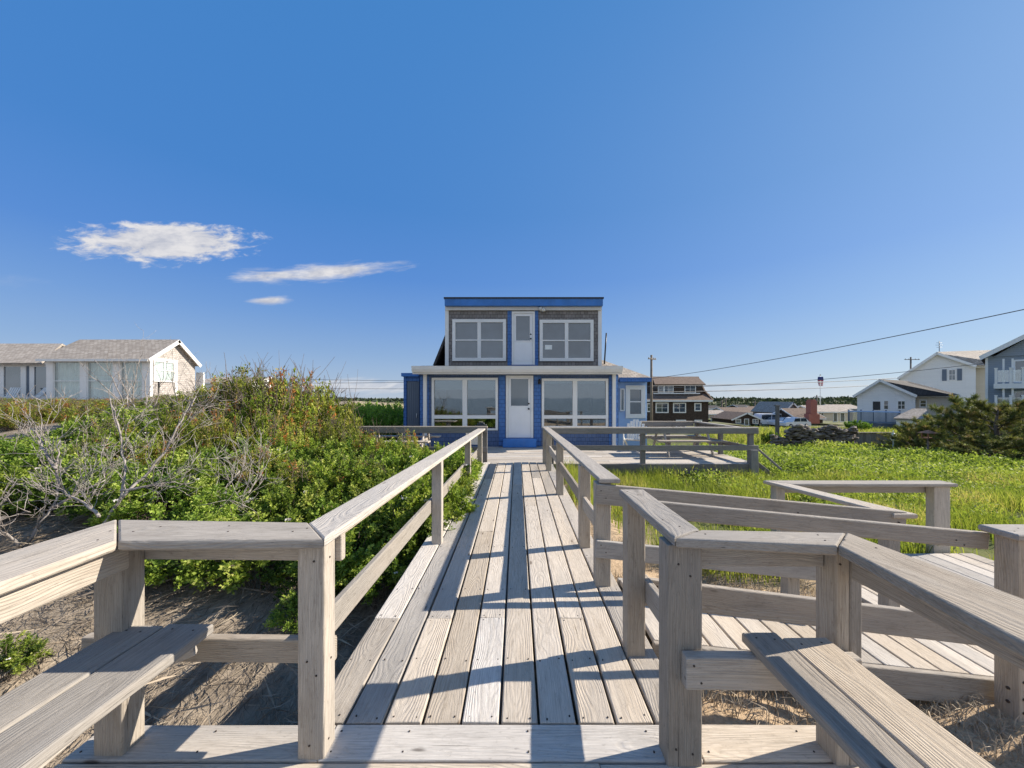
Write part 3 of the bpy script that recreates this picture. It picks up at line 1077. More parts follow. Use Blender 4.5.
rp = thing('ramp', 'grey plank ramp sloping down to the right between two low railings', 'ramp', (2.0, 2.8, -0.1))
m = MB(70)
x = 0.875
while x < 3.15:
    w = 0.182
    m.timber((x + w / 2, 2.38, rz(x + w / 2) - 0.02), (x + w / 2, 3.16, rz(x + w / 2) - 0.02), w - 0.010, 0.038, up=(SL, 0, 1), c=0.006, jitter=0.001)
    x += w + 0.004
m.build('decking', 'deck_wood', rp)
board(rp, 'fascia', (0.86, 2.356, rz(0.86) - 0.092), (3.14, 2.356, rz(3.14) - 0.092), 0.04, 0.18, seed=71)
board(rp, 'fascia', (0.86, 3.185, rz(0.86) - 0.092), (3.14, 3.185, rz(3.14) - 0.092), 0.04, 0.18, seed=72)

nr = thing('ramp_railing', 'two-board ramp railing ending at the thick capped post', 'railing', (2.0, 2.3, -0.2), 'ramp railings')
board(nr, 'top_rail', (0.80, 2.335, 0.905 - 0.05), (2.96, 2.335, 0.700 - 0.05), 0.038, 0.105, seed=73)
board(nr, 'mid_rail', (0.80, 2.337, 0.415 - 0.085), (2.93, 2.337, 0.160 - 0.085), 0.04, 0.17, seed=74)
m = MB(75)
m.timber((2.995, 2.23, -0.66), (2.995, 2.23, 0.715), 0.09, 0.12, up=(0, 1, 0), c=0.006)
m.timber((3.086, 2.225, -0.66), (3.086, 2.225, 0.715), 0.09, 0.12, up=(0, 1, 0), c=0.006)
m.build('post', 'rail_wood', nr)
m = MB(76)
m.slab([(2.905, 2.14, 0.757), (3.9, 2.14, 0.757), (3.9, 2.33, 0.757), (2.905, 2.33, 0.757)], 0.717, 0.757, (1, 0, 0), 0.009)
m.build('cap_board', 'rail_wood', nr)
m = MB(77)
for zz in (-0.30, -0.22, -0.12):
    for xx in (2.975, 3.02):
        m.tube([(xx - 0.03 * 0, 2.176, zz), (xx, 2.162, zz)], 0.009, 8)
for zz in (-0.27, -0.19):
    m.tube([(2.955, 2.22, zz), (2.943, 2.22, zz)], 0.009, 8)
m.each('bolt', 'nail_iron', nr)
post(nr, 3.78, 3.88, 2.18, 2.28, -0.8, 0.715, seed=78)

fr = thing('ramp_railing', 'wide-board ramp railing starting at the end of the boardwalk rail', 'railing', (1.9, 3.1, -0.2), 'ramp railings')
board(fr, 'top_rail', (0.640, 3.012, 0.852 - 0.08), (3.17, 3.030, 0.588 - 0.05), 0.04, 0.165, seed=79)
board(fr, 'mid_rail', (0.640, 3.012, 0.395 - 0.07), (3.17, 3.030, 0.125 - 0.07), 0.04, 0.14, seed=80)
for i, x in enumerate((2.24, 3.07)):
    post(fr, x, x + 0.1, 3.055, 3.15, -0.75, rz(x) + 0.80 - 0.04, seed=81 + i)

# ---- lower landing past the ramp with its own rail
ll = thing('landing_railing', 'bare wooden railing of the lower landing standing in the long grass', 'railing', (4.0, 4.2, -0.5), 'landing railings')
m = MB(85)
m.slab([(3.05, 2.99, 0.612), (3.24, 2.99, 0.612), (3.235, 4.38, 0.535), (3.035, 4.56, 0.535)], 0.50, 0.54, (0, 1, 0), 0.009)
m.build('cap_board', 'rail_wood', ll)
m = MB(86)
m.slab([(3.24, 4.375, 0.535), (5.22, 4.375, 0.535), (5.22, 4.56, 0.535), (3.04, 4.565, 0.535)], 0.495, 0.535, (1, 0, 0), 0.009)
m.build('cap_board', 'rail_wood', ll)
board(ll, 'apron_rail', (3.20, 4.54, 0.44), (5.1, 4.54, 0.44), 0.036, 0.10, seed=87)
post(ll, 3.09, 3.2, 4.41, 4.51, -0.9, 0.49, seed=88)
post(ll, 4.98, 5.17, 4.41, 4.51, -0.9, 0.49, seed=89)
lo = thing('landing', 'low plank landing at the foot of the ramp', 'landing', (4.2, 3.4, -0.4))
m = MB(90)
x = 3.16
while x < 5.3:
    m.timber((x + 0.09, 2.40, -0.30), (x + 0.09, 4.36, -0.30), 0.177, 0.038, c=0.006, jitter=0.002)
    x += 0.185
m.build('decking', 'deck_wood', lo)
board(lo, 'fascia', (3.16, 2.37, -0.395), (5.3, 2.37, -0.395), 0.04, 0.16, seed=91)

# ---- nail heads and bolts on the near timber
def fixings(t, tops, fronts, sides=()):
    m = MB(17)
    for x, y, z in tops:
        m.tube([(x, y, z - 0.01), (x, y, z + 0.0015)], 0.004, 7)
    for x, y, z in fronts:
        m.tube([(x, y + 0.01, z), (x, y - 0.003, z)], 0.0045, 7)
    for x, y, z in sides:
        m.tube([(x - 0.01, y, z), (x + 0.003, y, z)], 0.0045, 7)
    o = m.build('nail_heads', 'nail_iron', t)
    o['kind'] = 'stuff'


fixings(lbay, [(-0.93, 1.64, .972), (-0.97, 1.60, .972), (-1.60, 1.66, .972), (-1.66, 1.60, .972), (-1.76, 1.60, .974), (-1.70, 1.50, .974), (-1.25, 1.60, .972), (-1.30, 1.67, .972)],
        [(-0.90, 1.585, 0.42), (-0.86, 1.585, 0.36), (-1.80, 1.60, 0.40), (-1.75, 1.60, 0.34), (-0.89, 1.585, 0.06), (-0.87, 1.585, 0.85)], [(-0.826, 1.62, 0.06), (-0.826, 1.64, 0.40), (-0.826, 1.63, 0.85)])
fixings(rbay, [(0.73, 1.66, .973), (0.69, 1.75, .973), (0.72, 2.2, .973), (0.68, 2.28, .973), (0.80, 1.57, .972), (0.78, 1.60, .972), (1.25, 1.50, .972), (1.27, 1.56, .972), (1.33, 1.50, .974), (1.38, 1.42, .974)],
        [(0.68, 1.558, 0.85), (0.73, 1.558, 0.80), (0.67, 1.558, 0.07), (0.74, 1.558, 0.05), (0.72, 1.505, 0.46), (0.75, 1.505, 0.39), (1.36, 1.557, 0.85), (1.43, 1.557, 0.88)])
fixings(nr, [(2.96, 2.2, .757), (3.05, 2.25, .757)], [(2.75, 2.316, 0.66), (2.80, 2.316, 0.63), (0.86, 2.316, 0.87), (0.90, 2.316, 0.82), (0.88, 2.316, 0.37), (0.92, 2.316, 0.30)])
fixings(fr, [], [(0.68, 2.992, 0.80), (0.72, 2.992, 0.74), (0.68, 2.992, 0.36), (0.72, 2.992, 0.30), (2.28, 2.998, 0.62), (3.10, 2.998, 0.54), (3.12, 2.998, 0.48)])
fixings(bl, [(-1.70, 1.61, .538), (-1.63, 1.60, .538), (-1.51, 1.62, .538), (-1.41, 1.61, .538)], [])
fixings(br_, [(1.01, 1.56, .538), (1.08, 1.55, .538), (1.17, 1.52, .538), (1.26, 1.53, .538)], [])

# ================================================================== the deck in front of the house
dk = thing('house_deck', 'wide grey plank deck across the front of the blue house', 'deck', (0, 10.5, DK))
m = MB(100)
XL, XR, Y0, Y1 = -5.2, 5.85, 8.98, 12.06
y = Y0 + 0.003
while y < Y1:
    cuts = sorted([XL, XR] + [m.r.uniform(XL + 1, XR - 1) for _ in range(3)])
    for a, b in zip(cuts[:-1], cuts[1:]):
        m.timber((a + 0.002, y + 0.07, DK - 0.019 + m.r.uniform(-.002, .002)), (b - 0.002, y + 0.07, DK - 0.019 + m.r.uniform(-.002, .002)), 0.137, 0.038, c=0.005, jitter=0.002)
    y += 0.143
m.build('decking', 'deck_wood', dk)
m = MB(101)
m.timber((XL, 8.957, DK - 0.13), (XR, 8.957, DK - 0.13), 0.04, 0.24, c=0.005)
m.timber((XR - 0.02, 8.98, DK - 0.16), (XR - 0.02, 12.0, DK - 0.16), 0.04, 0.2, c=0.005)
m.build('fascia', 'grey_wood', dk)
m = MB(102)
for x in (-5.0, -3.8, -2.2, -0.5, 0.9, 2.4, 4.0, 5.6):
    m.timber((x, 9.1, gz(x, 9.1) - 0.3), (x, 9.1, DK - 0.04), 0.1, 0.1, up=(0, 1, 0))
m.each('footing', 'grey_wood', dk)


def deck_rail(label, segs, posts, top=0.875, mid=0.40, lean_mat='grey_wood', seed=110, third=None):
    t = thing('deck_railing', label, 'railing', (segs[0][0][0], segs[0][0][1], DK), 'railings round the house deck')
    for i, (a, b) in enumerate(segs):
        a, b = Vector((a[0], a[1], 0)), Vector((b[0], b[1], 0))
        board(t, 'top_rail', a + Z * (top - 0.02), b + Z * (top - 0.02), 0.15, 0.04, mat='rail_wood', seed=seed + i)
        d = (b - a).normalized()
        s = d.cross(Z) * 0.055
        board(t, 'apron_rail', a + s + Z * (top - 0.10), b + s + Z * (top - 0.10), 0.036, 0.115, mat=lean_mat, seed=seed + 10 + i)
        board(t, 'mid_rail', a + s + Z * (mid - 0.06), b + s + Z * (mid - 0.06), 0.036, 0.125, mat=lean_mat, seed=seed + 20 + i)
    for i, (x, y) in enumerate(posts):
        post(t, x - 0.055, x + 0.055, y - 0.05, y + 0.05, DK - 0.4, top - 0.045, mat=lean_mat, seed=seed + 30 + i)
    return t


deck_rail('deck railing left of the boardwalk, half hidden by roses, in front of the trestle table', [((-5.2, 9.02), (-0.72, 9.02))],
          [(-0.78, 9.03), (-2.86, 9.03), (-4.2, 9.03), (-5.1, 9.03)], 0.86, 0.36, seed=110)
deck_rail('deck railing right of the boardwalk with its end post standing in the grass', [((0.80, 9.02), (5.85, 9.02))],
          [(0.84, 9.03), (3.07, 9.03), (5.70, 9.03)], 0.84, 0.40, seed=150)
post_extra = MB(190)
post_extra.timber((5.70, 8.90, gz(5.7, 8.9) - 0.2), (5.70, 8.90, 0.30), 0.17, 0.09, up=(0, 1, 0))
tag(post_extra.build('support_post', 'grey_wood'), 'thick grey post bolted to the right front corner of the deck', 'post')
sr = thing('stair_railing', 'sloping step handrail leaning into the grass at the right end of the deck', 'railing', (6.1, 9.6, -0.3))
board(sr, 'handrail', (5.88, 9.30, 0.42), (6.42, 9.0, -0.18), 0.12, 0.05, mat='grey_wood', seed=191)
board(sr, 'lower_rail', (5.88, 9.36, 0.05), (6.36, 9.1, -0.42), 0.05, 0.10, mat='grey_wood', seed=192)
deck_rail('far right deck railing behind the picnic table', [((5.78, 9.12), (5.78, 12.0))], [(5.78, 10.5), (5.78, 11.9)], 0.80, 0.35, seed=200)
deck_rail('far left deck railing running back beside the dune shrubs', [((-5.12, 11.9), (-5.12, 9.12))], [(-5.12, 10.5), (-5.12, 11.85)], 0.92, 0.40, seed=220)

deck_rail('back deck railing between the pale blue wing and the right end of the deck', [((4.0, 12.0), (5.7, 12.0))], [(4.1, 12.0), (4.9, 12.0)], 0.80, 0.36, seed=205)


def picnic_table(label, x0, x1, yc, mat='rail_wood', seed=240, h=0.74):
    t = thing('picnic_table', label, 'table', ((x0 + x1) / 2, yc, DK), 'picnic tables on the deck')
    m = MB(seed)
    for k in range(5):
        y = yc - 0.30 + 0.15 * k
        m.timber((x0, y, DK + h - 0.02), (x1, y, DK + h - 0.02), 0.142, 0.038)
    m.build('table_top', mat, t)
    for s in (-1, 1):
        m = MB(seed + 3 + s)
        for k in (0, 1):
            m.timber((x0, yc + s * (0.62 + 0.14 * k), DK + 0.44), (x1, yc + s * (0.62 + 0.14 * k), DK + 0.44), 0.135, 0.038)
        m.build('bench_seat', mat, t)
    for x in (x0 + 0.3, x1 - 0.3):
        m = MB(seed + 7)
        m.timber((x, yc - 0.78, DK + 0.40), (x, yc + 0.78, DK + 0.40), 0.036, 0.09)
        m.timber((x + .04, yc - 0.32, DK + 0.675), (x + .04, yc + 0.32, DK + 0.675), 0.036, 0.09)
        m.build('crossbar', mat, t)
        for s in (-1, 1):
            m = MB(seed + 9 + s)
            m.timber((x + 0.04, yc + s * 0.60, DK), (x + 0.04, yc + s * 0.22, DK + 0.71), 0.09, 0.036, up=(1, 0, 0))
            m.build('leg', mat, t)
    return t


picnic_table('long weathered picnic table on the right half of the deck', 3.75, 5.55, 10.55, 'rail_wood', 240)
picnic_table('picnic table on the left half of the deck behind the rose bushes', -4.35, -2.3, 10.4, 'rail_wood', 260)


def plastic_chair(name, label, x, y, ang, s=1.0):
    """slatted garden chair with reclined back and broad arms"""
    t = thing(name, label, 'chair', (0, 0, 0), None)
    m = MB(5)
    for k in range(5):
        m.timber((-0.25, -0.24 + 0.11 * k, 0.36 - 0.02 * k), (0.25, -0.24 + 0.11 * k, 0.36 - 0.02 * k), 0.095, 0.02)
    m.build('seat', 'plastic_white', t)
    m = MB(6)
    for k in range(6):
        xx = -0.225 + 0.09 * k
        top = 1.0 - 0.05 * abs(k - 2.5) ** 1.3
        m.timber((xx, 0.20, 0.28), (xx * 1.12, 0.46, top), 0.078, 0.02, up=(0, 1, 0))
    m.timber((-0.27, 0.335, 0.60), (0.27, 0.335, 0.60), 0.03, 0.06)
    m.build('backrest', 'plastic_white', t)
    for sgn in (-1, 1):
        m = MB(7)
        m.timber((sgn * 0.32, -0.32, 0.56), (sgn * 0.32, 0.36, 0.56), 0.12, 0.024)
        m.build('armrest', 'plastic_white', t)
        m = MB(8)
        m.timber((sgn * 0.30, -0.26, 0.0), (sgn * 0.30, -0.26, 0.548), 0.09, 0.03, up=(1, 0, 0))
        m.build('leg', 'plastic_white', t)
        m = MB(9)
        m.timber((sgn * 0.285, -0.26, 0.37), (sgn * 0.285, 0.52, 0.02), 0.03, 0.10)
        m.build('leg', 'plastic_white', t)
    t.location = (x, y, DK)
    t.rotation_euler = (0, 0, ang)
    t.scale = (s, s, s)
    return t


plastic_chair('garden_chair', 'white slatted garden chair on the deck near the pale blue wing', 3.62, 11.45, R(-25), 0.92)
plastic_chair('garden_chair', 'white garden chair behind the left deck railing near the house', -1.25, 11.2, R(170), 0.75)

# ================================================================== buildings


def pane_and_frame(parent, x0, x1, z0, z1, y, face=-1, fr=0.09, mull=1, rows=(), frame_mat='white_paint', pane_mat='dark_glass', axis='x', depth=0.06, bar=0.05, name='window'):
    """window in a wall. axis 'x': wall runs along X at depth y, facing face*Y; axis 'y': wall runs along Y at X=y"""
    def bx(m, a0, a1, zz0, zz1, d0, d1):
        if axis == 'x':
            m.box(a0, a1, y + face * d0, y + face * d1, zz0, zz1)
        else:
            m.box(y + face * d0, y + face * d1, a0, a1, zz0, zz1)
    m = MB()
    bx(m, x0, x0 + fr, z0, z1, -0.02, depth)
    bx(m, x1 - fr, x1, z0, z1, -0.02, depth)
    bx(m, x0 + fr, x1 - fr, z1 - fr, z1, -0.02, depth)
    bx(m, x0 + fr, x1 - fr, z0, z0 + fr, -0.02, depth)
    n = mull + 1
    iw = (x1 - x0 - 2 * fr - mull * bar) / n
    for k in range(mull):
        a = x0 + fr + iw * (k + 1) + bar * k
        bx(m, a, a + bar, z0 + fr, z1 - fr, -0.02, depth - 0.008)
    for rfrac in rows:
        zz = z0 + (z1 - z0) * rfrac
        for k in range(n):
            a = x0 + fr + (iw + bar) * k
            bx(m, a, a + iw, zz - 0.022, zz + 0.022, -0.02, depth - 0.014)
    w = m.build(name, frame_mat, parent)
    m = MB()
    for k in range(n):
        a = x0 + fr + (iw + bar) * k
        if axis == 'x':
            m.box(a, a + iw, y + face * 0.008, y + face * 0.016, z0 + fr, z1 - fr)
        else:
            m.box(y + face * 0.008, y + face * 0.016, a, a + iw, z0 + fr, z1 - fr)
    m.build('pane', pane_mat, w)
    return w


def wall_with_holes(m, x0, x1, z0, z1, y0, y1, holes):
    """wall along X between depths y0,y1 with rectangular openings (hx0,hx1,hz0,hz1)"""
    xs = sorted({x0, x1} | {h[0] for h in holes} | {h[1] for h in holes})
    for a, b in zip(xs[:-1], xs[1:]):
        spans = sorted([(h[2], h[3]) for h in holes if h[0] <= a + 1e-6 and h[1] >= b - 1e-6])
        z = z0
        for s0, s1 in spans:
            if s0 > z + 1e-4:
                m.box(a, b, y0, y1, z, s0)
            z = s1
        if z1 > z + 1e-4:
            m.box(a, b, y0, y1, z, z1)


# ---------------------------------------------------------------- the blue house
D1 = 12.12
K1 = F / D1


def hx(px, d=D1):
    return (px - CX) * d / F


def hz(py, d=D1):
    return EYE - (py - CY) * d / F


hs = thing('beach_house', 'two-storey blue and grey shingled beach house with white doors at the end of the boardwalk', 'house', (0.2, 14, DK))
D2 = 13.6
xl, xr = hx(420), hx(618.5)
zf = hz(374.3, 11.7)
wl = (hx(431.9), hx(497.9), hz(430.2), hz(377.8))
wr = (hx(541.7), hx(608.0), hz(427.8), hz(378.6))
dr = (hx(506), hx(533.2), hz(437.8), hz(375.6))
m = MB()
wall_with_holes(m, xl, xr, DK - 0.5, zf + 0.02, D1, D1 + 0.14, [wl, wr, (dr[0], dr[1], dr[2], dr[3])])
m.box(xl, xl + 0.14, D1 + 0.14, 19.5, DK - 0.5, 2.62)
m.box(xr - 0.14, xr, D1 + 0.14, 19.5, DK - 0.5, 2.62)
m.box(xl + 0.14, xr - 0.14, 19.36, 19.5, DK - 0.5, 2.62)
m.build('lower_wall', 'slate_blue_shingle', hs)
# bright blue flush panels beside the openings, kick board and left corner
m = MB()
for a, b, z0_, z1_ in ((hx(420) + 0.001, hx(428.8), DK + 0.02, zf - 0.02), (hx(499.0), dr[0] - 0.03, DK + 0.18, zf - 0.02), (dr[1] + 0.03, hx(540.8), DK + 0.18, zf - 0.02), (hx(609.0), hx(617.8), DK + 0.02, zf - 0.02)):
    m.box(a, b, D1 - 0.022, D1 - 0.002, z0_, z1_)
m.box(hx(499), hx(540.8), D1 - 0.03, D1 - 0.002, DK + 0.02, DK + 0.175)
m.each('blue_panel', 'blue_shingle', hs)
m = MB()
m.box(dr[0] - 0.09, dr[1] + 0.09, D1 - 0.30, D1 - 0.03, DK + 0.01, hz(438.2))
m.build('door_step', 'bright_blue', hs)
# ground floor windows: large upper lights over a low row
for wi, (a, b, z0_, z1_) in enumerate((wl, wr)):
    m = MB()
    f_ = 0.075
    y0_, y1_ = D1 - 0.05, D1 + 0.05
    m.box(a, a + f_, y0_, y1_, z0_, z1_)
    m.box(b - f_, b, y0_, y1_, z0_, z1_)
    m.box(a + f_, b - f_, y0_, y1_, z1_ - f_, z1_)
    m.box(a + f_, b - f_, y0_, y1_, z0_, z0_ + f_ * 0.8)
    mid = (a + b) / 2
    m.box(mid - 0.075, mid + 0.075, y0_ + 0.006, y1_, z0_ + f_ * 0.8, z1_ - f_)
    tz0, tz1 = hz(418.6), hz(415.2)
    m.box(a + f_, mid - 0.075, y0_ + 0.006, y1_, tz0, tz1)
    m.box(mid + 0.075, b - f_, y0_ + 0.006, y1_, tz0, tz1)
    w = m.build('window', 'white_paint', hs)
    m = MB()
    for p, q in ((a + f_, mid - 0.075), (mid + 0.075, b - f_)):
        m.box(p, q, D1 + 0.012, D1 + 0.018, tz1, z1_ - f_)
        m.box(p, q, D1 + 0.012, D1 + 0.018, z0_ + f_ * 0.8, tz0)
    m.build('pane', 'window_glass', w)
    m = MB()
    drop = 0.32 if wi == 0 else 0.06
    for p, q in ((a + f_ + .02, mid - 0.095), (mid + 0.095, b - f_ - .02)):
        m.box(p, q, D1 + 0.06, D1 + 0.07, z1_ - f_ - drop - 0.02 * (p > 0), z1_ - f_)
    m.each('blind', 'blind_cloth', w)
# room behind the windows
m = MB()
m.box(xl + 0.2, xr - 0.2, D1 + 3.4, D1 + 3.5, DK, 2.3)
m.box(xl + 0.16, xr - 0.16, D1 + 0.2, D1 + 3.4, DK - 0.1, DK)
m.box(xl + 0.16, xr - 0.16, D1 + 0.2, D1 + 3.4, 2.28, 2.32)
m.build('interior', 'room_mid', hs)
m = MB()
for (a, b, h_) in ((-2.7, -1.9, 0.85), (-1.5, -0.9, 1.0), (1.1, 2.0, 0.8), (2.2, 2.9, 1.05)):
    m.box(a, b, D1 + 0.6, D1 + 1.3, DK, DK + h_ * 0.5)
    m.box(a, b, D1 + 1.15, D1 + 1.3, DK + h_ * 0.5, DK + h_)
m.each('cabinet', 'room_dark', hs)


def door(parent, a, b, z0_, z1_, y, gz0, gz1, ga, gb, knob_side):
    m = MB()
    f_ = 0.075
    m.box(a, a + f_, y - 0.045, y + 0.04, z0_, z1_)
    m.box(b - f_, b, y - 0.045, y + 0.04, z0_, z1_)
    m.box(a + f_, b - f_, y - 0.045, y + 0.04, z1_ - f_, z1_)
    fr_ = m.build('door_frame', 'white_paint', parent)
    m = MB()
    a2, b2 = a + f_ + 0.004, b - f_ - 0.004
    wall_with_holes(m, a2, b2, z0_ + 0.005, z1_ - f_ - 0.004, y - 0.015, y + 0.03, [(ga, gb, gz0, gz1)])
    # raised beads round the light and two lower panels
    for q in ((a2 + 0.08, (a2 + b2) / 2 - 0.03), ((a2 + b2) / 2 + 0.03, b2 - 0.08)):
        m.box(q[0], q[1], y - 0.024, y - 0.015, z0_ + 0.14, gz0 - 0.14)
    for q in ((ga - 0.03, ga, gz0 - .03, gz1 + .03), (gb, gb + 0.03, gz0 - .03, gz1 + .03), (ga, gb, gz1, gz1 + .03), (ga, gb, gz0 - .03, gz0)):
        m.box(q[0], q[1], y - 0.026, y - 0.0155, q[2], q[3])
    d_ = m.build('door', 'door_white', parent)
    m = MB()
    m.box(ga, gb, y, y + 0.008, gz0, gz1)
    m.build('pane', 'dark_glass', d_)
    m = MB()
    kx = b2 - 0.07 if knob_side > 0 else a2 + 0.07
    m.ellipsoid((kx, y - 0.07, z0_ + 0.95), 0.032, 0.032, 0.032)
    m.tube([(kx, y - 0.07, z0_ + 0.95), (kx, y - 0.012, z0_ + 0.95)], 0.014)
    m.tube([(kx, y - 0.03, z0_ + 1.12), (kx, y - 0.012, z0_ + 1.12)], 0.03, 10)
    m.build('handle', 'dark_metal', d_)


door(hs, dr[0], dr[1], dr[2], dr[3], D1, hz(405.8), hz(378.9), hx(510.9), hx(528.3), 1)
# lamp beside the door
m = MB()
m.tube([(hx(539.2), D1 - 0.10, hz(384)), (hx(539.2), D1 - 0.10, hz(381)), (hx(539.2), D1 - 0.10, hz(379))], [0.05, 0.045, 0.02], 8)
m.box(hx(538.3), hx(540.1), D1 - 0.06, D1 - 0.022, hz(384), hz(379.5))
m.build('porch_lamp', 'dark_metal', hs)
# porch roof with its white gutter board and corner downpipes
m = MB()
m.slabpoly([(hx(412.5, 11.7), 11.66, hz(366.5, 11.7)), (hx(621, 11.7), 11.66, hz(366.5, 11.7)), (hx(621, 11.7), 13.62, 2.74), (hx(412.5, 11.7), 13.62, 2.74)], 0.05)
m.build('porch_roof', 'dark_roof', hs)
m = MB()
gx0, gx1 = hx(412.3, 11.65), hx(622.0, 11.65)
gt, gb_ = hz(366.2, 11.65), hz(372.4, 11.65)
m.prism([(11.66, gb_ + 0.02), (11.60, gb_), (11.55, gb_ + 0.09), (11.53, gt), (11.56, gt), (11.66, gt - 0.01)], 'x', gx0, gx1)
m.box(gx0, gx1, 11.662, 11.70, gb_ - 0.05, gt - 0.015)
m.box(gx0 + 0.02, gx1 - 0.02, 11.70, D1 - 0.002, gb_ - 0.035, gb_ - 0.005)
m.build('gutter', 'cream_metal', hs)
gut = [o for o in hs.children if o.name.startswith('gutter')][0]
for px_, pz in ((425.6, DK + 0.05), (613.4, DK - 0.02)):
    m = MB()
    x_ = hx(px_)
    m.box(x_ - 0.055, x_ + 0.055, D1 - 0.115, D1 - 0.035, pz, gb_ - 0.03)
    m.build('downpipe', 'white_paint', hs)
# upper storey
ux0, ux1 = hx(446.0, D2), hx(600.8, D2)
zt, zb = hz(300, D2), 2.70
ul = (hx(452.8, D2), hx(505.8, D2), hz(360.8, D2), hz(319.8, D2))
ur = (hx(539.8, D2), hx(593.0, D2), hz(361.0, D2), hz(320.3, D2))
ud = (hx(511.8, D2), hx(534.8, D2), hz(364.8, D2), hz(311.6, D2))
m = MB()
wall_with_holes(m, ux0, ux1, zb - 0.3, zt, D2, D2 + 0.14, [ul, ur, ud])
m.box(ux0, ux0 + 0.14, D2 + 0.14, 18.5, zb - 0.3, zt)
m.box(ux1 - 0.14, ux1, D2 + 0.14, 18.5, zb - 0.3, zt)
m.box(ux0 + 0.14, ux1 - 0.14, 18.36, 18.5, zb - 0.3, zt)
m.box(ux0 + 0.14, ux1 - 0.14, D2 + 2.0, D2 + 2.1, zb - 0.3, zt - 0.02)
m.build('upper_wall', 'grey_shingle', hs)
m = MB()
m.box(ux0 - 0.03, ux0 + 0.10, D2 - 0.035, D2 + 0.05, zb, zt - 0.1)
m.box(ux1 - 0.10, ux1 + 0.03, D2 - 0.035, D2 + 0.05, zb, zt - 0.1)
m.each('corner_board', 'white_paint', hs)
m = MB()
for a, b in ((hx(507.6, D2), ud[0] - 0.004), (ud[1] + 0.004, hx(538.2, D2))):
    m.box(a, b, D2 - 0.026, D2 - 0.002, zb + 0.0, hz(310.5, D2))
m.box(ud[0], ud[1], D2 - 0.05, D2 - 0.004, zb, ud[2] - 0.004)
m.each('blue_panel', 'blue_shingle', hs)
for q in (ul, ur):
    w = pane_and_frame(hs, q[0] - 0.01, q[1] + 0.01, q[2] - 0.01, q[3] + 0.01, D2, -1, 0.115, 1, (0.5,), 'white_paint', 'dark_glass', bar=0.13, depth=0.07)
m = MB()
m.box(hx(545, D2), hx(552, D2), D2 - 0.0195, D2 - 0.0175, hz(349.5, D2), hz(345, D2))
m.each('blind', 'curtain_cloth', hs)
door(hs, ud[0], ud[1], ud[2], ud[3], D2, hz(340.6, D2), hz(316.2, D2), hx(516.0, D2), hx(529.8, D2), 1)
# flat roof: blue fascia, pale soffit line
m = MB()
fx0, fx1 = hx(444.6, D2 - .25), hx(603.0, D2 - .25)
yf = D2 - 0.25
m.box(fx0, fx1, yf, 18.7, hz(305.6, yf), hz(298.6, yf))
m.build('roof_fascia', 'bright_blue', hs)
m = MB()
m.box(fx0 - 0.03, fx1 + 0.03, yf - 0.03, 18.73, hz(298.6, yf), hz(297.2, yf))
m.build('roof_edge', 'dark_roof', hs)
m = MB()
m.box(ux0 - 0.02, ux1 + 0.02, D2 - 0.09, D2 - 0.002, hz(310.6, D2), hz(307.2, D2))
m.build('soffit_board', 'cream_metal', hs)
m = MB()
x_ = hx(541, D2)
m.tube([(x_, D2 - 0.08, hz(311, D2)), (x_ - 0.05, D2 - 0.18, hz(308.5, D2))], [0.05, 0.07], 8)
m.tube([(x_ + .03, D2 - 0.08, hz(311, D2)), (x_ + 0.12, D2 - 0.18, hz(310.5, D2))], [0.05, 0.07], 8)
m.build('flood_lamp', 'plastic_white', hs)
# gambrel skirt roof seen left of the upper storey, and right slope
m = MB()
m.slabpoly([(hx(433, 13.7), 13.66, 2.76), (ux0 - 0.035, 13.66, 3.92), (ux0 - 0.035, 18.4, 3.92), (hx(433, 13.7), 18.4, 2.76)], 0.08)
m.build('skirt_roof', 'dark_roof', hs)
# pale blue wing on the right
wgx0, wgx1, wgd = hx(619, 14.0) - 0.05, hx(647, 14.0), 14.0
wt = hz(381, wgd)
m = MB()
wq = (hx(628.6, wgd), hx(641.8, wgd), hz(416.5, wgd), hz(387.5, wgd))
wall_with_holes(m, wgx0, wgx1, DK - 0.6, wt, wgd, wgd + 0.14, [wq])
m.box(wgx1 - 0.14, wgx1, wgd + 0.14, 19.0, DK - 0.6, wt)
m.box(wgx0, wgx1 - 0.14, 18.86, 19.0, DK - 0.6, wt)
m.build('wing_wall', 'pale_blue', hs)
pane_and_frame(hs, wq[0] - 0.12, wq[1] + 0.12, wq[2] - 0.06, wq[3] + 0.08, wgd - 0.002, -1, 0.16, 0, (0.5,), 'white_paint', 'dark_glass')
pane_and_frame(hs, hx(619.8, wgd), hx(624.2, wgd), hz(411, wgd), hz(388.5, wgd), wgd - 0.015, -1, 0.04, 0, (), 'white_paint', 'dark_glass')
m = MB()
ez = hz(377.4, wgd - .35)
m.slabpoly([(hx(602, 14) + 0.0, wgd - 0.40, ez), (hx(651.5, 13.6), wgd - 0.40, ez), (hx(651.5, 13.6) - 1.75, wgd + 2.0, ez + 1.06), (hx(602, 14) - 0.3, wgd + 2.0, ez + 1.06)], 0.08)
m.slabpoly([(hx(651.5, 13.6) + 0.004, wgd - 0.40, ez), (hx(651.5, 13.6) + 0.004, 19.2, ez), (hx(651.5, 13.6) - 1.75, wgd + 2.004, ez + 1.06)], 0.08)
m.build('wing_roof', 'tan_roof', hs)
m = MB()
m.box(hx(618.6, 13.7), hx(651.5, 13.6) - 0.01, wgd - 0.43, wgd - 0.403, ez - 0.16, ez - 0.012)
m.box(hx(618.6, 13.7), hx(651.5, 13.6) - 0.05, wgd - 0.40, wgd - 0.002, ez - 0.16, ez - 0.13)
m.each('wing_fascia', 'blue_shingle', hs)
m = MB()
x_ = hx(604.4, 15)
m.tube([(x_, 15.0, 2.9), (x_ + 0.08, 15.0, hz(333, 15))], 0.03, 6)
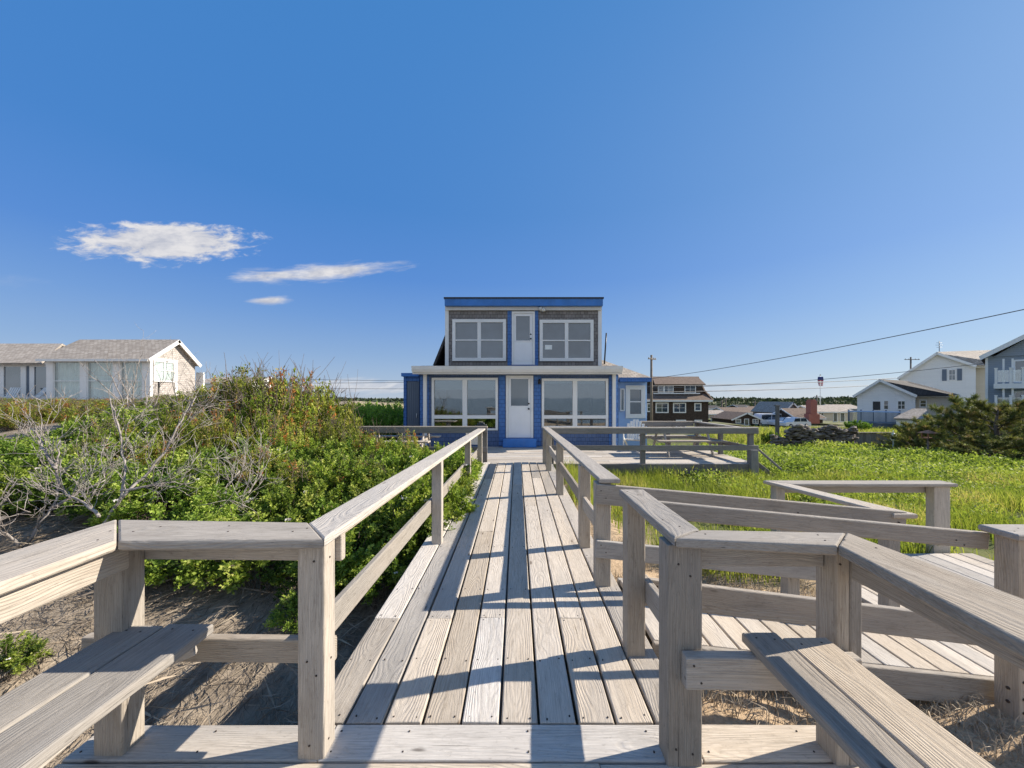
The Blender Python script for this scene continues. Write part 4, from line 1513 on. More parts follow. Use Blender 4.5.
m.build('vent_pipe', 'dark_metal', hs)
# shower enclosure at the left end
sh = thing('shower_enclosure', 'small blue-framed outdoor shower closet with a dark door left of the beach house', 'shower closet', (-4.0, 13.2, DK))
sd = 12.9
sx0, sx1 = hx(403.5, sd), hx(419.6, sd) - 0.02
st = hz(376.5, sd)
m = MB()
m.box(sx0, sx0 + 0.10, sd, sd + 1.6, DK - 0.5, st)
m.box(sx0 + 0.10, sx1, sd + 1.5, sd + 1.6, DK - 0.5, st)
m.box(sx0 + 0.10, sx1, sd + 0.02, sd + 0.10, hz(381, sd), st)
m.box(sx0 + 0.1, sx1, sd + 0.01, sd + 0.1, DK - 0.5, DK + 0.02)
m.build('wall', 'blue_shingle', sh)
m = MB()
m.box(sx0 - 0.06, sx1 + 0.0, sd - 0.08, sd + 1.66, st, st + 0.12)
m.build('roof', 'bright_blue', sh)
m = MB()
m.box(sx0 + 0.11, sx1 - 0.01, sd + 0.04, sd + 0.09, DK + 0.03, hz(381, sd) - 0.01)
for k in range(5):
    m.box(sx0 + 0.13 + k * 0.075, sx0 + 0.19 + k * 0.075, sd + 0.03, sd + 0.04, DK + 0.05, hz(381, sd) - 0.03)
dd = m.build('door', 'slate_siding', sh)
m = MB()
m.tube([(sx1 - 0.09, sd + 0.01, DK + 0.9), (sx1 - 0.09, sd + 0.01, DK + 1.05)], 0.014, 6)
m.build('handle', 'plastic_white', dd)


# ---------------------------------------------------------------- neighbouring houses
def chimney(parent, x, y, z0_, z1_, w=0.7, mat='red_brick', cap=True):
    m = MB()
    m.box(x - w / 2, x + w / 2, y - w / 2, y + w / 2, z0_, z1_)
    m.box(x - w * 0.6, x + w * 0.6, y - w * 0.6, y + w * 0.6, z1_ - 0.25, z1_ - 0.1)
    return m.build('chimney', mat, parent)


# left cottage
d = 22.0
lc_ = thing('cottage', 'tan-roofed cottage with curtained windows beyond the dune shrubs on the left', 'house', (-24, 24, 1.4))


def cx_(px, dd=22.0):
    return (px - CX) * dd / F


def cz_(py, dd=22.0):
    return EYE - (py - CY) * dd / F


x0_, x1_ = cx_(45), cx_(149.5)
eave = cz_(359.0)
base = 0.9
m = MB()
m.box(x0_, x1_, d, d + 0.15, base, cz_(401))
for a, b in ((24, 53), (80.5, 85.5), (113, 119.5), (143.5, 149.5)):
    pass
m.box(x0_, x1_, d, d + 0.15, cz_(361), eave)
m.build('front_wall', 'white_paint', lc_)
m = MB()
for a, b in ((46.3, 53), (80.2, 86.6), (113, 120), (142.5, 149.4)):
    m.box(cx_(a), cx_(b), d - 0.02, d + 0.2, cz_(401), cz_(361))
m.each('porch_pillar', 'white_paint', lc_)
for a, b in ((53, 80.2), (86.6, 113), (120, 142.5)):
    pane_and_frame(lc_, cx_(a), cx_(b), cz_(400.5), cz_(361.2), d + 0.06, -1, 0.06, 0, (0.5,), 'white_paint', 'clear_glass', depth=0.05)
    m = MB()
    n = 26
    prof = []
    for i in range(n + 1):
        xx = lerp(cx_(a) + 0.05, cx_(b) - 0.05, i / n)
        prof.append((xx, d + 0.17 + 0.04 * math.sin(i * 1.9) + 0.02 * math.sin(i * 0.7)))
    prof2 = [(p[0], p[1] + 0.012) for p in reversed(prof)]
    for i in range(n):
        m.prism([prof[i], prof[i + 1], prof2[n - i - 1], prof2[n - i]], 'z', cz_(400.5), cz_(361.5))
    m.build('curtain', 'curtain_cloth', lc_)
m = MB()
m.box(x0_, x1_, d + 0.5, d + 0.6, base, eave)
m.build('interior', 'room_mid', lc_)
# gable end on the right
gy0, gy1 = d, d + 3.1
gx_ = x1_
ridge_y = 23.62
ridge_z = 1.55 + (398 - 339.5) / F * ridge_y
m = MB()
m.prism([(gy0, base), (gy1, base), (gy1, 3.95), (ridge_y, ridge_z - 0.12), (gy0, eave - 0.02)], 'x', gx_ - 0.12, gx_)
m.box(x0_ + 1, gx_ - 0.12, gy1 - 0.12, gy1, base, 3.9)
m.build('gable_wall', 'cedar_shingle', lc_)
pane_and_frame(lc_, d + 0.2, d + 1.55, cz_(382, 23), cz_(361.5, 23), gx_, 1, 0.07, 1, (0.55,), 'white_paint', 'clear_glass', axis='y')
m = MB()
m.box(gx_ + 0.002, gx_ + 0.006, d + 0.3, d + 1.5, cz_(382, 23), cz_(362, 23))
m.build('curtain', 'curtain_cloth', lc_)
m = MB()
m.box(gx_ - 0.10, gx_ + 0.05, d - 0.03, d + 0.14, base, eave - 0.02)
m.box(gx_ + 0.005, gx_ + 0.05, d + 0.14, d + 1.75, cz_(361.2, 23), cz_(358.8, 23))
m.box(gx_ + 0.005, gx_ + 0.05, d + 1.6, d + 1.75, base, cz_(361.2, 23))
m.each('corner_board', 'white_paint', lc_)
m = MB()
rx0 = cx_(79, 23.6) - 0.4
rt = cx_(104)
m.slabpoly([(x0_ - 0.1, d - 0.35, eave - 0.02), (gx_ + 0.25, d - 0.35, eave - 0.02), (gx_ + 0.25, ridge_y, ridge_z), (rx0 + 0.4, ridge_y, ridge_z)], 0.12)
m.slabpoly([(gx_ + 0.25, ridge_y + 0.004, ridge_z), (rx0 + 0.4, ridge_y + 0.004, ridge_z), (x0_ - 0.1, gy1 + 0.2, 3.80), (gx_ + 0.25, gy1 + 0.2, 3.80)], 0.12)
m.build('roof', 'tan_roof', lc_)
m = MB()
m.slabpoly([(gx_ + 0.252, d - 0.37, eave - 0.035), (gx_ + 0.31, d - 0.37, eave - 0.035), (gx_ + 0.31, ridge_y, ridge_z - 0.015), (gx_ + 0.252, ridge_y, ridge_z - 0.015)], 0.2)
m.slabpoly([(gx_ + 0.252, ridge_y + 0.005, ridge_z - 0.015), (gx_ + 0.31, ridge_y + 0.005, ridge_z - 0.015), (gx_ + 0.31, gy1 + 0.2, 3.78), (gx_ + 0.252, gy1 + 0.2, 3.78)], 0.2)
m.box(x0_ - 0.1, gx_ + 0.25, d - 0.385, d - 0.353, eave - 0.17, eave - 0.03)
m.build('bargeboard', 'white_paint', lc_)
m = MB()
m.box(gx_ - 0.2, gx_ + 0.3, gy1 + 0.3, gy1 + 0.42, base, 3.3)
m.build('downpipe', 'white_paint', lc_)
# lower wing to the left
lw = d + 1.6
m = MB()
m.box(cx_(-60, lw), cx_(47, lw), lw, lw + 0.12, base, cz_(397, lw))
m.box(cx_(-60, lw), cx_(47, lw), lw, lw + 0.12, cz_(366, lw), cz_(362.5, lw))
for a, b in ((-60, -40), (-2, 2.5), (21, 25.5), (29, 33)):
    m.box(cx_(a, lw), cx_(b, lw), lw, lw + 0.12, cz_(397, lw), cz_(366, lw))
m.build('wing_wall', 'white_paint', lc_)
for a, b in ((-40, -2), (2.5, 21), (33, 47)):
    pane_and_frame(lc_, cx_(a, lw), cx_(b, lw), cz_(397, lw), cz_(366, lw), lw + 0.06, -1, 0.05, 0, (), 'white_paint', 'dark_glass')
m = MB()
m.box(cx_(25.5, lw), cx_(29, lw), lw + 0.05, lw + 0.1, cz_(397, lw), cz_(366, lw))
m.build('wing_panel', 'slate_siding', lc_)
m = MB()
rzw = 1.55 + (398 - 343.5) / F * (lw + 2.6)
m.slabpoly([(cx_(-60, lw), lw - 0.4, cz_(363.5, lw)), (cx_(48, lw), lw - 0.4, cz_(363.5, lw)), (cx_(62, lw + 2.6), lw + 2.6, rzw), (cx_(-60, lw), lw + 2.6, rzw)], 0.12)
m.slabpoly([(cx_(62, lw + 2.6), lw + 2.604, rzw), (cx_(-60, lw), lw + 2.604, rzw), (cx_(-60, lw), lw + 5.2, rzw - 1.3), (cx_(62, lw + 2.6), lw + 5.2, rzw - 1.3)], 0.12)
m.build('wing_roof', 'tan_roof', lc_)
# two reclining garden chairs on its terrace
for i, (px_, an, lab) in enumerate(((9, 0.35, 'white folding garden chair on the cottage terrace at the left edge of the view'), (36, -0.2, 'white folding garden chair on the cottage terrace beside the tall porch pillar'))):
    t = thing('folding_chair', lab, 'chair', (0, 0, 0), 'chairs on the cottage terrace')
    m = MB()
    m.timber((-0.25, -0.2, 0.42), (0.25, -0.2, 0.42), 0.5, 0.02)
    m.build('seat', 'plastic_white', t)
    m = MB()
    for k in range(5):
        m.timber((-0.2 + 0.1 * k, 0.05, 0.42), (-0.2 + 0.1 * k, 0.45, 1.05), 0.07, 0.02, up=(0, 1, 0))
    m.build('backrest', 'plastic_white', t)
    for s in (-1, 1):
        m = MB()
        m.tube([(s * 0.28, -0.45, 0.0), (s * 0.28, 0.3, 0.75)], 0.016)
        m.tube([(s * 0.28, 0.3, 0.0), (s * 0.28, -0.35, 0.62), (s * 0.28, 0.3, 0.66)], 0.016)
        m.build('leg_frame', 'plastic_white', t)
    t.location = (cx_(px_, 22.6), 22.6, 1.15)
    t.rotation_euler = (0, 0, an)
tag_ = thing('terrace', 'low timber terrace in front of the left cottage wing', 'terrace', (-29, 22.6, 1.1))
m = MB()
for k in range(10):
    m.timber((-34, 21.7 + k * 0.18, 1.13), (cx_(46, 22.5), 21.7 + k * 0.18, 1.13), 0.17, 0.04)
m.build('decking', 'grey_wood', tag_)
m = MB()
m.box(-34, cx_(46, 22.5), 21.6, 23.4, 0.5, 1.10)
m.build('skirt', 'grey_wood', tag_)


def gable_house(name, label, x0, x1, y0, y1, z0, ze, zr, axis, wallm, roofm, over=0.3, wins=(), trim='white_paint', th=0.14, cat='house', group=None):
    """axis 'x': ridge runs along X (front wall is an eave wall); 'y': gable faces the camera.  wins: (side, a0, a1, z0, z1, mull, rows)"""
    t = thing(name, label, cat, ((x0 + x1) / 2, (y0 + y1) / 2, z0), group)
    m = MB()
    if axis == 'x':
        yc = (y0 + y1) / 2
        m.prism([(y0, z0), (y1, z0), (y1, ze), (yc, zr - 0.1), (y0, ze)], 'x', x0, x1)
    else:
        xc = (x0 + x1) / 2
        m.prism([(x0, z0), (x1, z0), (x1, ze), (xc, zr - 0.1), (x0, ze)], 'y', y0, y1)
    m.build('wall', wallm, t)
    m = MB()
    if axis == 'x':
        s = (zr - ze) / (yc - y0)
        m.slabpoly([(x0 - over, y0 - over, ze - s * over + 0.06), (x1 + over, y0 - over, ze - s * over + 0.06), (x1 + over, yc, zr + 0.06), (x0 - over, yc, zr + 0.06)], th)
        m.slabpoly([(x0 - over, y1 + over, ze - s * over + 0.06), (x1 + over, y1 + over, ze - s * over + 0.06), (x1 + over, yc + .003, zr + 0.06), (x0 - over, yc + .003, zr + 0.06)], th)
    else:
        s = (zr - ze) / (xc - x0)
        m.slabpoly([(x0 - over, y0 - over, ze - s * over + 0.06), (xc, y0 - over, zr + 0.06), (xc, y1 + over, zr + 0.06), (x0 - over, y1 + over, ze - s * over + 0.06)], th)
        m.slabpoly([(x1 + over, y0 - over, ze - s * over + 0.06), (xc + .003, y0 - over, zr + 0.06), (xc + .003, y1 + over, zr + 0.06), (x1 + over, y1 + over, ze - s * over + 0.06)], th)
    m.build('roof', roofm, t)
    m = MB()
    if axis == 'y':
        yy = y0 - over
        w_ = 0.22
        for sg in (-1, 1):
            xe = xc + sg * ((x1 - x0) / 2 + over)
            ze2 = ze - s * over + 0.05
            m.slabpoly([(xe, yy - 0.05, ze2), (xc + sg * 0.002, yy - 0.05, zr + 0.05), (xc + sg * 0.002, yy - 0.004, zr + 0.05), (xe, yy - 0.004, ze2)], w_)
    else:
        m.box(x0 - over, x1 + over, y0 - over - 0.05, y0 - over - 0.004, ze - s * over - 0.16, ze - s * over + 0.04)
        for xx, sg in ((x0 - over, -1), (x1 + over, 1)):
            for (ya, yb) in ((y0 - over, yc), (y1 + over, yc + 0.003)):
                za = ze - s * over + 0.05
                m.slabpoly([(xx + sg * 0.004, ya, za), (xx + sg * 0.05, ya, za), (xx + sg * 0.05, yb, zr + 0.05), (xx + sg * 0.004, yb, zr + 0.05)], 0.2)
    m.build('bargeboard', trim, t)
    for (side, a0, a1, wz0, wz1, mull, rows) in wins:
        if side == 'front':
            pane_and_frame(t, a0, a1, wz0, wz1, y0, -1, 0.10, mull, rows, trim)
        elif side == 'left':
            pane_and_frame(t, a0, a1, wz0, wz1, x0, -1, 0.10, mull, rows, trim, axis='y')
        else:
            pane_and_frame(t, a0, a1, wz0, wz1, x1, 1, 0.10, mull, rows, trim, axis='y')
    return t


# ---- brown shingled house right of the blue one
d = 55.0


ANCHOR = [None]


def X_(px, dd):
    """east coordinate of photo bearing px at depth dd; square-on to ANCHOR when one is set"""
    if ANCHOR[0]:
        c, d0 = ANCHOR[0]
        return ((c - CX) * d0 + (px - c) * dd) / F
    return (px - CX) * dd / F


def Z_(py, dd):
    return EYE - (py - CY) * dd / F


bh = thing('shingled_house', 'large dark brown shingled house with a dormer row and white windows behind the utility pole', 'house', (24, 59, -1.6))
m = MB()
wins = [(655.5, 668.5, 402.5, 413), (673, 686, 402.7, 413), (694.3, 701.3, 403, 411.2), (675.8, 686, 419.8, 431), (694.5, 702, 419.8, 429), (646.5, 651, 403, 412)]
m.box(X_(646, d), X_(708.6, d), d, d + 8.5, -2.2, Z_(400, d))
m.build('wall', 'brown_shingle', bh)
for a, b, c, e in wins:
    pane_and_frame(bh, X_(a, d), X_(b, d), Z_(e, d), Z_(c, d), d, -1, 0.16, 1 if b - a > 8 else 0, (0.5,), depth=0.08)
ez_ = Z_(400, d)
m = MB()
m.slabpoly([(X_(643, d), d - 0.5, ez_), (X_(711, d), d - 0.5, ez_), (X_(708, d + 2), d + 1.6, Z_(393.5, d + 1.6)), (X_(646, d + 2), d + 1.6, Z_(393.5, d + 1.6))], 0.2)
m.slabpoly([(X_(711, d), d - 0.5, ez_), (X_(711, d), d + 9, ez_), (X_(697.5, d + 4.3), d + 4.3, Z_(376.5, d + 4.3)), (X_(706, d + 1.2), d + 1.8, Z_(390, d + 1.8))], 0.2)
m.slabpoly([(X_(711, d), d + 9, ez_), (X_(643, d), d + 9, ez_), (X_(652, d + 4.3), d + 4.31, Z_(376.6, d + 4.3)), (X_(697.5, d + 4.3), d + 4.31, Z_(376.6, d + 4.3))], 0.2)
m.build('lower_roof', 'brown_roof', bh)
m = MB()
m.box(X_(643, d), X_(711, d), d - 0.55, d - 0.505, ez_ - 0.25, ez_)
m.box(X_(656, d), X_(703.5, d), d + 0.95, d + 1.0, Z_(394, d + 1), Z_(392.9, d + 1))
m.each('trim_board', 'white_paint', bh)
dd = d + 1.0
m = MB()
m.box(X_(656.5, dd), X_(702.6, dd), dd, dd + 4, Z_(397, dd), Z_(384.2, dd))
m.build('dormer_wall', 'brown_shingle', bh)
for a, b in ((657.8, 664), (664, 673.5), (684.5, 695.8)):
    pane_and_frame(bh, X_(a, dd), X_(b, dd), Z_(393.2, dd), Z_(385, dd), dd, -1, 0.12, 0 if a < 660 else 1, (0.5,), depth=0.07)
m = MB()
m.slabpoly([(X_(654, dd), dd - 0.4, Z_(384.2, dd)), (X_(704.5, dd), dd - 0.4, Z_(384.2, dd)), (X_(697.5, d + 4.3), d + 4.3, Z_(376.8, d + 4.3) + 0.05), (X_(652, d + 4.3), d + 4.3, Z_(376.8, d + 4.3) + 0.05)], 0.2)
m.build('dormer_roof', 'brown_roof', bh)

# ---- village beyond: small cottages, from photo bearings
gable_house('pale_cottage', 'pale flat cottage in the village right beside the big brown house', X_(709, 75), X_(729, 75), 75, 82, -2.6, Z_(414, 75), Z_(410.5, 78), 'x', 'cream_clapboard', 'tan_roof',
            wins=[('front', X_(711, 75), X_(716, 75), Z_(422, 75), Z_(416.5, 75), 0, (0.5,)), ('front', X_(719, 75), X_(724, 75), Z_(422, 75), Z_(416.5, 75), 0, (0.5,))])
gable_house('dark_cottage', 'small dark gabled cottage with thick white trim in the village', X_(732, 60), X_(760.5, 60), 60, 66, -2.6, Z_(419, 60), Z_(412.7, 60), 'y', 'brown_shingle', 'brown_roof',
            wins=[('front', X_(735.5, 60), X_(741, 60), Z_(423.2, 60), Z_(419, 60), 0, (0.5,)), ('front', X_(744.2, 60), X_(749, 60), Z_(425.5, 60), Z_(418.7, 60), 0, ()), ('front', X_(752.5, 60), X_(758.5, 60), Z_(423.5, 60), Z_(419, 60), 1, (0.5,))])
gable_house('brown_roofed_house', 'brown-roofed house behind the dark cottage in the village', X_(728, 90), X_(768, 90), 90, 99, -3, Z_(412.5, 90), Z_(407.5, 94), 'x', 'cream_clapboard', 'brown_roof')
gable_house('long_roofed_house', 'long low red-brown roof in the village left of the grey gabled house', X_(757, 100), X_(787, 100), 100, 108, -3, Z_(412.5, 100), Z_(406.5, 104), 'x', 'white_clapboard', 'brown_roof')
gable_house('grey_gabled_house', 'grey gabled house beside the red brick chimney house', X_(783.5, 62), X_(801, 62), 62, 70, -2.4, Z_(411.5, 62), Z_(402.3, 62), 'y', 'grey_shingle', 'tan_roof',
            wins=[('front', X_(790, 62), X_(794, 62), Z_(415, 62), Z_(410.5, 62), 0, ())])
bk = gable_house('brick_house', 'dark house with a tall red brick chimney on its front wall', X_(797, 58), X_(823, 58), 58, 64, -2.4, Z_(417.5, 58), Z_(408.5, 61), 'x', 'brown_shingle', 'brown_roof')
m = MB()
m.box(X_(808, 57.6), X_(814.2, 57.6), 57.0, 58.0, -2.4, Z_(401, 57.6))
m.box(X_(805.8, 57.6), X_(816.5, 57.6), 56.95, 57.9, -2.4, Z_(414, 57.6))
m.box(X_(808.6, 57.6), X_(813.6, 57.6), 57.1, 57.9, Z_(401, 57.6), Z_(399.6, 57.6))
m.build('chimney', 'red_brick', bk)
m = MB()
gable_house('long_cottage', 'long pale cottage with a straight tan roof behind the blue lattice fence', X_(816, 64), X_(853, 64), 64, 70, -2.4, Z_(411.4, 64), Z_(405.5, 67), 'x', 'cream_clapboard', 'tan_roof',
            wins=[('front', X_(818, 64), X_(824, 64), Z_(416, 64), Z_(412.2, 64), 1, ()), ('front', X_(833, 64), X_(837.5, 64), Z_(422, 64), Z_(412.5, 64), 0, ()), ('front', X_(840, 64), X_(845, 64), Z_(422, 64), Z_(412.5, 64), 0, ())])
for i, (a, b, dd, e, r_, wm, rm, lab) in enumerate((
        (700, 722, 130, 408.5, 405.5, 'white_clapboard', 'dark_roof', 'far white house under the tree line right of the brown house'),
        (770, 790, 140, 408.5, 405.0, 'cream_clapboard', 'brown_roof', 'far cream house under the tree line behind the dark post'),
        (836, 862, 130, 408.5, 404.6, 'grey_shingle', 'tan_roof', 'far grey house under the tree line behind the long cottage'),
        (740, 752, 150, 407.5, 404.8, 'brown_shingle', 'dark_roof', 'far small dark house under the tree line above the dark cottage'))):
    gable_house('village_house', lab, X_(a, dd), X_(b, dd), dd, dd + 9, -3.4, Z_(e, dd), Z_(r_, dd + 4.5), 'x', wm, rm, group='far village houses')

# ---- white house cluster on the right
d = 36.0
ANCHOR[0] = (880, 36.0)
wc = thing('white_cottage', 'white gabled cottage with a dark roof and skylight behind the pine shrubs', 'house', (37, 39, -1.5))
ax_, az_ = X_(880, d), Z_(379.6, d)
lx_, lz_ = X_(851.5, d), Z_(395.6, d)
rx_, rz_ = X_(914, d), Z_(394.8, d)
m = MB()
m.prism([(lx_ + 0.5, -2.0), (rx_, -2.0), (rx_, rz_ - 0.1), (ax_, az_ - 0.12), (lx_ + 0.5, lz_ + 0.1)], 'y', d, d + 7.0)
m.build('wall', 'white_clapboard', wc)
m = MB()
m.box(rx_ + 0.002, X_(950, d + 1.2), d + 0.6, d + 6.8, -2.0, Z_(394.5, d + 0.6))
m.build('side_wall', 'cream_clapboard', wc)
m = MB()
m.slabpoly([(lx_, d - 0.4, lz_), (ax_, d - 0.4, az_ + 0.05), (ax_, d + 7.3, az_ + 0.05), (lx_, d + 7.3, lz_)], 0.16)
m.slabpoly([(rx_ + 0.15, d - 0.4, rz_ - 0.05), (ax_ + 0.004, d - 0.4, az_ + 0.05), (ax_ + 1.2, d + 7.3, az_ + 0.05), (X_(905, d + 7), d + 7.3, az_ + 0.05), (X_(951.5, d + 1.0), d + 0.3, rz_ - 0.05)], 0.12)
m.build('roof', 'dark_roof', wc)
m = MB()
for (xa, za) in ((lx_, lz_), (rx_ + 0.15, rz_ - 0.05)):
    m.slabpoly([(xa, d - 0.46, za), (ax_, d - 0.46, az_ + 0.05), (ax_, d - 0.404, az_ + 0.05), (xa, d - 0.404, za)], 0.24)
m.box(rx_ + 0.2, X_(951.5, d + 1.0), d + 0.22, d + 0.28, rz_ - 0.22, rz_ - 0.03)
m.build('bargeboard', 'white_paint', wc)
sk0 = Vector((X_(909, d + 2), d + 2.0, 0))
pane_and_frame(wc, X_(883.5, d), X_(889, d), Z_(410, d), Z_(400, d), d, -1, 0.09, 0, (0.5,))
pane_and_frame(wc, X_(897, d), X_(905, d), Z_(409.5, d), Z_(400.3, d), d, -1, 0.09, 1, (0.5,))
pane_and_frame(wc, X_(917.5, d + .6), X_(924, d + .6), Z_(407, d + .6), Z_(399.5, d + .6), d + 0.6, -1, 0.09, 0, (0.5,))
m = MB()
m.box(X_(873, d), X_(880.5, d), d - 0.03, d - 0.004, Z_(410, d), Z_(401.5, d))
m.build('shutter', 'dark_roof', wc)
# skylight lying on the right slope
m = MB()
t0, t1 = 0.36, 0.62
pA = Vector((ax_ + 0.15, d + 2.2, az_ + 0.13))
sx_, sz_ = (X_(951.5, d + 1.0) - ax_), (rz_ - 0.05 - az_ - 0.05)
def onroof(u, yy):
    return (ax_ + 0.1 + u * 3.2, yy, az_ + 0.075 - 0.0 + u * 3.2 * (rz_ - az_ - 0.1) / (rx_ + 0.15 - ax_) )
m.slabpoly([onroof(0.25, d + 1.6), onroof(0.25, d + 3.2), onroof(0.8, d + 3.2), onroof(0.8, d + 1.6)], 0.05)
m.build('skylight', 'dark_glass', wc)

d = 45.0
ANCHOR[0] = (936, 45.0)
wb = thing('white_house', 'tall white gabled house with dark shutters and a tan roof behind the white cottage', 'house', (48, 50, -1.5))
ax_, az_ = X_(937, d), Z_(352.6, d)
lx_, lz_ = X_(895, d), Z_(377, d)
rx_, rz_ = X_(974, d), Z_(366.5, d)
m = MB()
m.prism([(lx_ + 0.4, -2.0), (rx_, -2.0), (rx_, rz_ - 0.1), (ax_, az_ - 0.15), (lx_ + 0.4, lz_ + 0.05)], 'y', d, d + 9)
m.build('wall', 'white_clapboard', wb)
m = MB()
m.box(rx_ + 0.002, X_(1010, d), d + 0.8, d + 9, -2.0, Z_(366, d + .8))
m.build('side_wall', 'cream_clapboard', wb)
m = MB()
m.slabpoly([(lx_, d - 0.4, lz_), (ax_, d - 0.4, az_ + 0.05), (ax_, d + 9.3, az_ + 0.05), (lx_, d + 9.3, lz_)], 0.18)
m.slabpoly([(rx_ + 0.1, d - 0.4, rz_ - 0.05), (ax_ + 0.004, d - 0.4, az_ + 0.05), (ax_ + 2, d + 9.3, az_ + 0.6), (X_(1012, d), d + 9.3, az_ + 0.6), (X_(1012, d), d + 0.4, rz_ - 0.1)], 0.14)
m.build('roof', 'tan_roof', wb)
m = MB()
for (xa, za) in ((lx_, lz_), (rx_ + 0.1, rz_ - 0.05)):
    m.slabpoly([(xa, d - 0.47, za), (ax_, d - 0.47, az_ + 0.05), (ax_, d - 0.404, az_ + 0.05), (xa, d - 0.404, za)], 0.30)
m.box(rx_ - 0.05, X_(1012, d), d + 0.30, d + 0.38, rz_ - 0.35, rz_ - 0.1)
m.build('bargeboard', 'white_paint', wb)
pane_and_frame(wb, X_(948.4, d), X_(955.6, d), Z_(381, d), Z_(369.8, d), d, -1, 0.10, 1, (0.5,))
for a, b in ((942.2, 946.8), (956.8, 961.4)):
    m = MB()
    m.box(X_(a, d), X_(b, d), d - 0.05, d - 0.004, Z_(381, d), Z_(369.6, d))
    m.build('shutter', 'slate_siding', wb)
m = MB()
m.box(X_(966, d), X_(970, d), d + 3.9, d + 5, az_ - 2.0, az_ - 0.3)
m.build('vent', 'white_paint', wb)
# small tan-roofed shed in front
d = 30.0
ANCHOR[0] = (911, 30.0)
gs = thing('shed', 'small white shed with a tan hip roof between board fence and pine shrubs', 'shed', (32, 32, -1.3))
m = MB()
m.box(X_(896, d), X_(928, d), d, d + 3.0, -1.6, Z_(419, d))
m.build('wall', 'white_paint', gs)
m = MB()
m.slabpoly([(X_(893.5, d), d - 0.3, Z_(418.5, d)), (X_(930, d), d - 0.3, Z_(418.5, d)), (X_(926, d + 1.5), d + 1.5, Z_(408.2, d + 1.5)), (X_(913, d + 1.5), d + 1.5, Z_(408.2, d + 1.5))], 0.12)
m.slabpoly([(X_(893.5, d), d + 3.3, Z_(418.5, d)), (X_(930, d), d + 3.3, Z_(418.5, d)), (X_(926, d + 1.5), d + 1.504, Z_(408.2, d + 1.5)), (X_(913, d + 1.5), d + 1.504, Z_(408.2, d + 1.5))], 0.12)
m.slabpoly([(X_(893.5, d), d - 0.3, Z_(418.5, d)), (X_(893.5, d), d + 3.3, Z_(418.5, d)), (X_(913, d + 1.5) - .004, d + 1.5, Z_(408.2, d + 1.5))], 0.12)
m.build('roof', 'tan_roof', gs)

# ---- slate-blue modern house with balconies, right edge
d = 27.0
ANCHOR[0] = (1010, 27.0)
mo = thing('balcony_house', 'slate blue house with white balconies and glass rails at the right edge of the view', 'house', (40, 31, -1.5))
q0 = X_(985, d)
q1 = q0 + 13
m = MB()
m.box(q0, q1, d, d + 12, -2.0, Z_(355, d))
m.build('wall', 'slate_clapboard', mo)
m = MB()
ap = X_(1040, d - 1)
m.slabpoly([(q0 - 0.5, d - 0.6, Z_(355.2, d)), (ap, d - 0.6, Z_(330, d)), (ap, d + 12, Z_(330, d)), (q0 - 0.5, d + 12, Z_(355.2, d))], 0.12)
m.slabpoly([(q1 + 2, d - 0.6, Z_(355.2, d)), (ap + .004, d - 0.6, Z_(330, d)), (ap + .004, d + 12, Z_(330, d)), (q1 + 2, d + 12, Z_(355.2, d))], 0.12)
m.build('roof', 'brown_roof', mo)
m = MB()
m.slabpoly([(q0 - 0.5, d - 0.66, Z_(355.2, d)), (ap, d - 0.66, Z_(330, d)), (ap, d - 0.604, Z_(330, d)), (q0 - 0.5, d - 0.604, Z_(355.2, d))], 0.32)
m.box(q0 - 0.02, q0 + 0.2, d - 0.04, d - 0.003, -2.0, Z_(356.5, d))
m.each('trim_board', 'white_paint', mo)
m = MB()
m.prism([(q0 + 0.6, Z_(356.2, d)), (q1, Z_(356.2, d)), (q1, Z_(340, d)), (ap, Z_(333.5, d))], 'y', d - 0.09, d - 0.005)
m.build('gable_panel', 'slate_clapboard', mo)
bd = d - 2.0
for z0_, z1_, lab in ((Z_(388, bd), Z_(383, bd), 'upper'), (Z_(417, bd), Z_(411.5, bd), 'lower')):
    m = MB()
    m.box(X_(993, bd), q1, bd, d - 0.004, z0_, z1_)
    m.build('balcony', 'white_paint', mo)
    m = MB()
    for px_ in (995.5, 1011, 1023.5, 1044):
        m.box(X_(px_, bd) - 0.10, X_(px_, bd) + 0.10, bd + 0.02, bd + 0.2, z1_ + 0.003, z1_ + 1.05)
        m.box(X_(px_, bd) - 0.13, X_(px_, bd) + 0.13, bd - 0.01, bd + 0.23, z1_ + 1.05, z1_ + 1.12)
    m.each('balcony_post', 'white_paint', mo)
    m = MB()
    for a, b in ((995.5, 1011), (1011, 1023.5), (1023.5, 1044)):
        m.box(X_(a, bd) + 0.12, X_(b, bd) - 0.12, bd + 0.10, bd + 0.115, z1_ + 0.1, z1_ + 0.95)
    m.each('glass_rail', 'rail_glass', mo)
m = MB()
for px_ in (1003.5, 1013):
    m.box(X_(px_, bd) - 0.08, X_(px_, bd) + 0.08, bd + 0.25, bd + 0.41, Z_(411, bd), Z_(388, bd) - .004)
    m.box(X_(px_, bd) - 0.08, X_(px_, bd) + 0.08, bd + 0.25, bd + 0.41, Z_(383, bd) + .004, Z_(357, bd))
m.each('column', 'white_paint', mo)
for z0_, z1_ in ((Z_(383, d), Z_(360, d)), (Z_(411, d), Z_(391, d))):
    pane_and_frame(mo, X_(1014, d), X_(1044, d), z0_, z1_, d, -1, 0.12, 1, (), 'white_paint', 'dark_glass')

ANCHOR[0] = None


def face_camera_side(t, px, d):
    """turn a house surveyed square-on at bearing px so that its front squarely faces the boardwalk"""
    th = math.atan((px - CX) / F)
    off = Vector((X_(px, d), d, 0)) - t.location
    for ch in t.children:
        ch.location = -Vector((off.x, off.y, 0))
    t.location = (X_(px, d), d, t.location.z)
    t.rotation_euler = (0, 0, -th)
    t.scale = (math.cos(th), 1, 1)


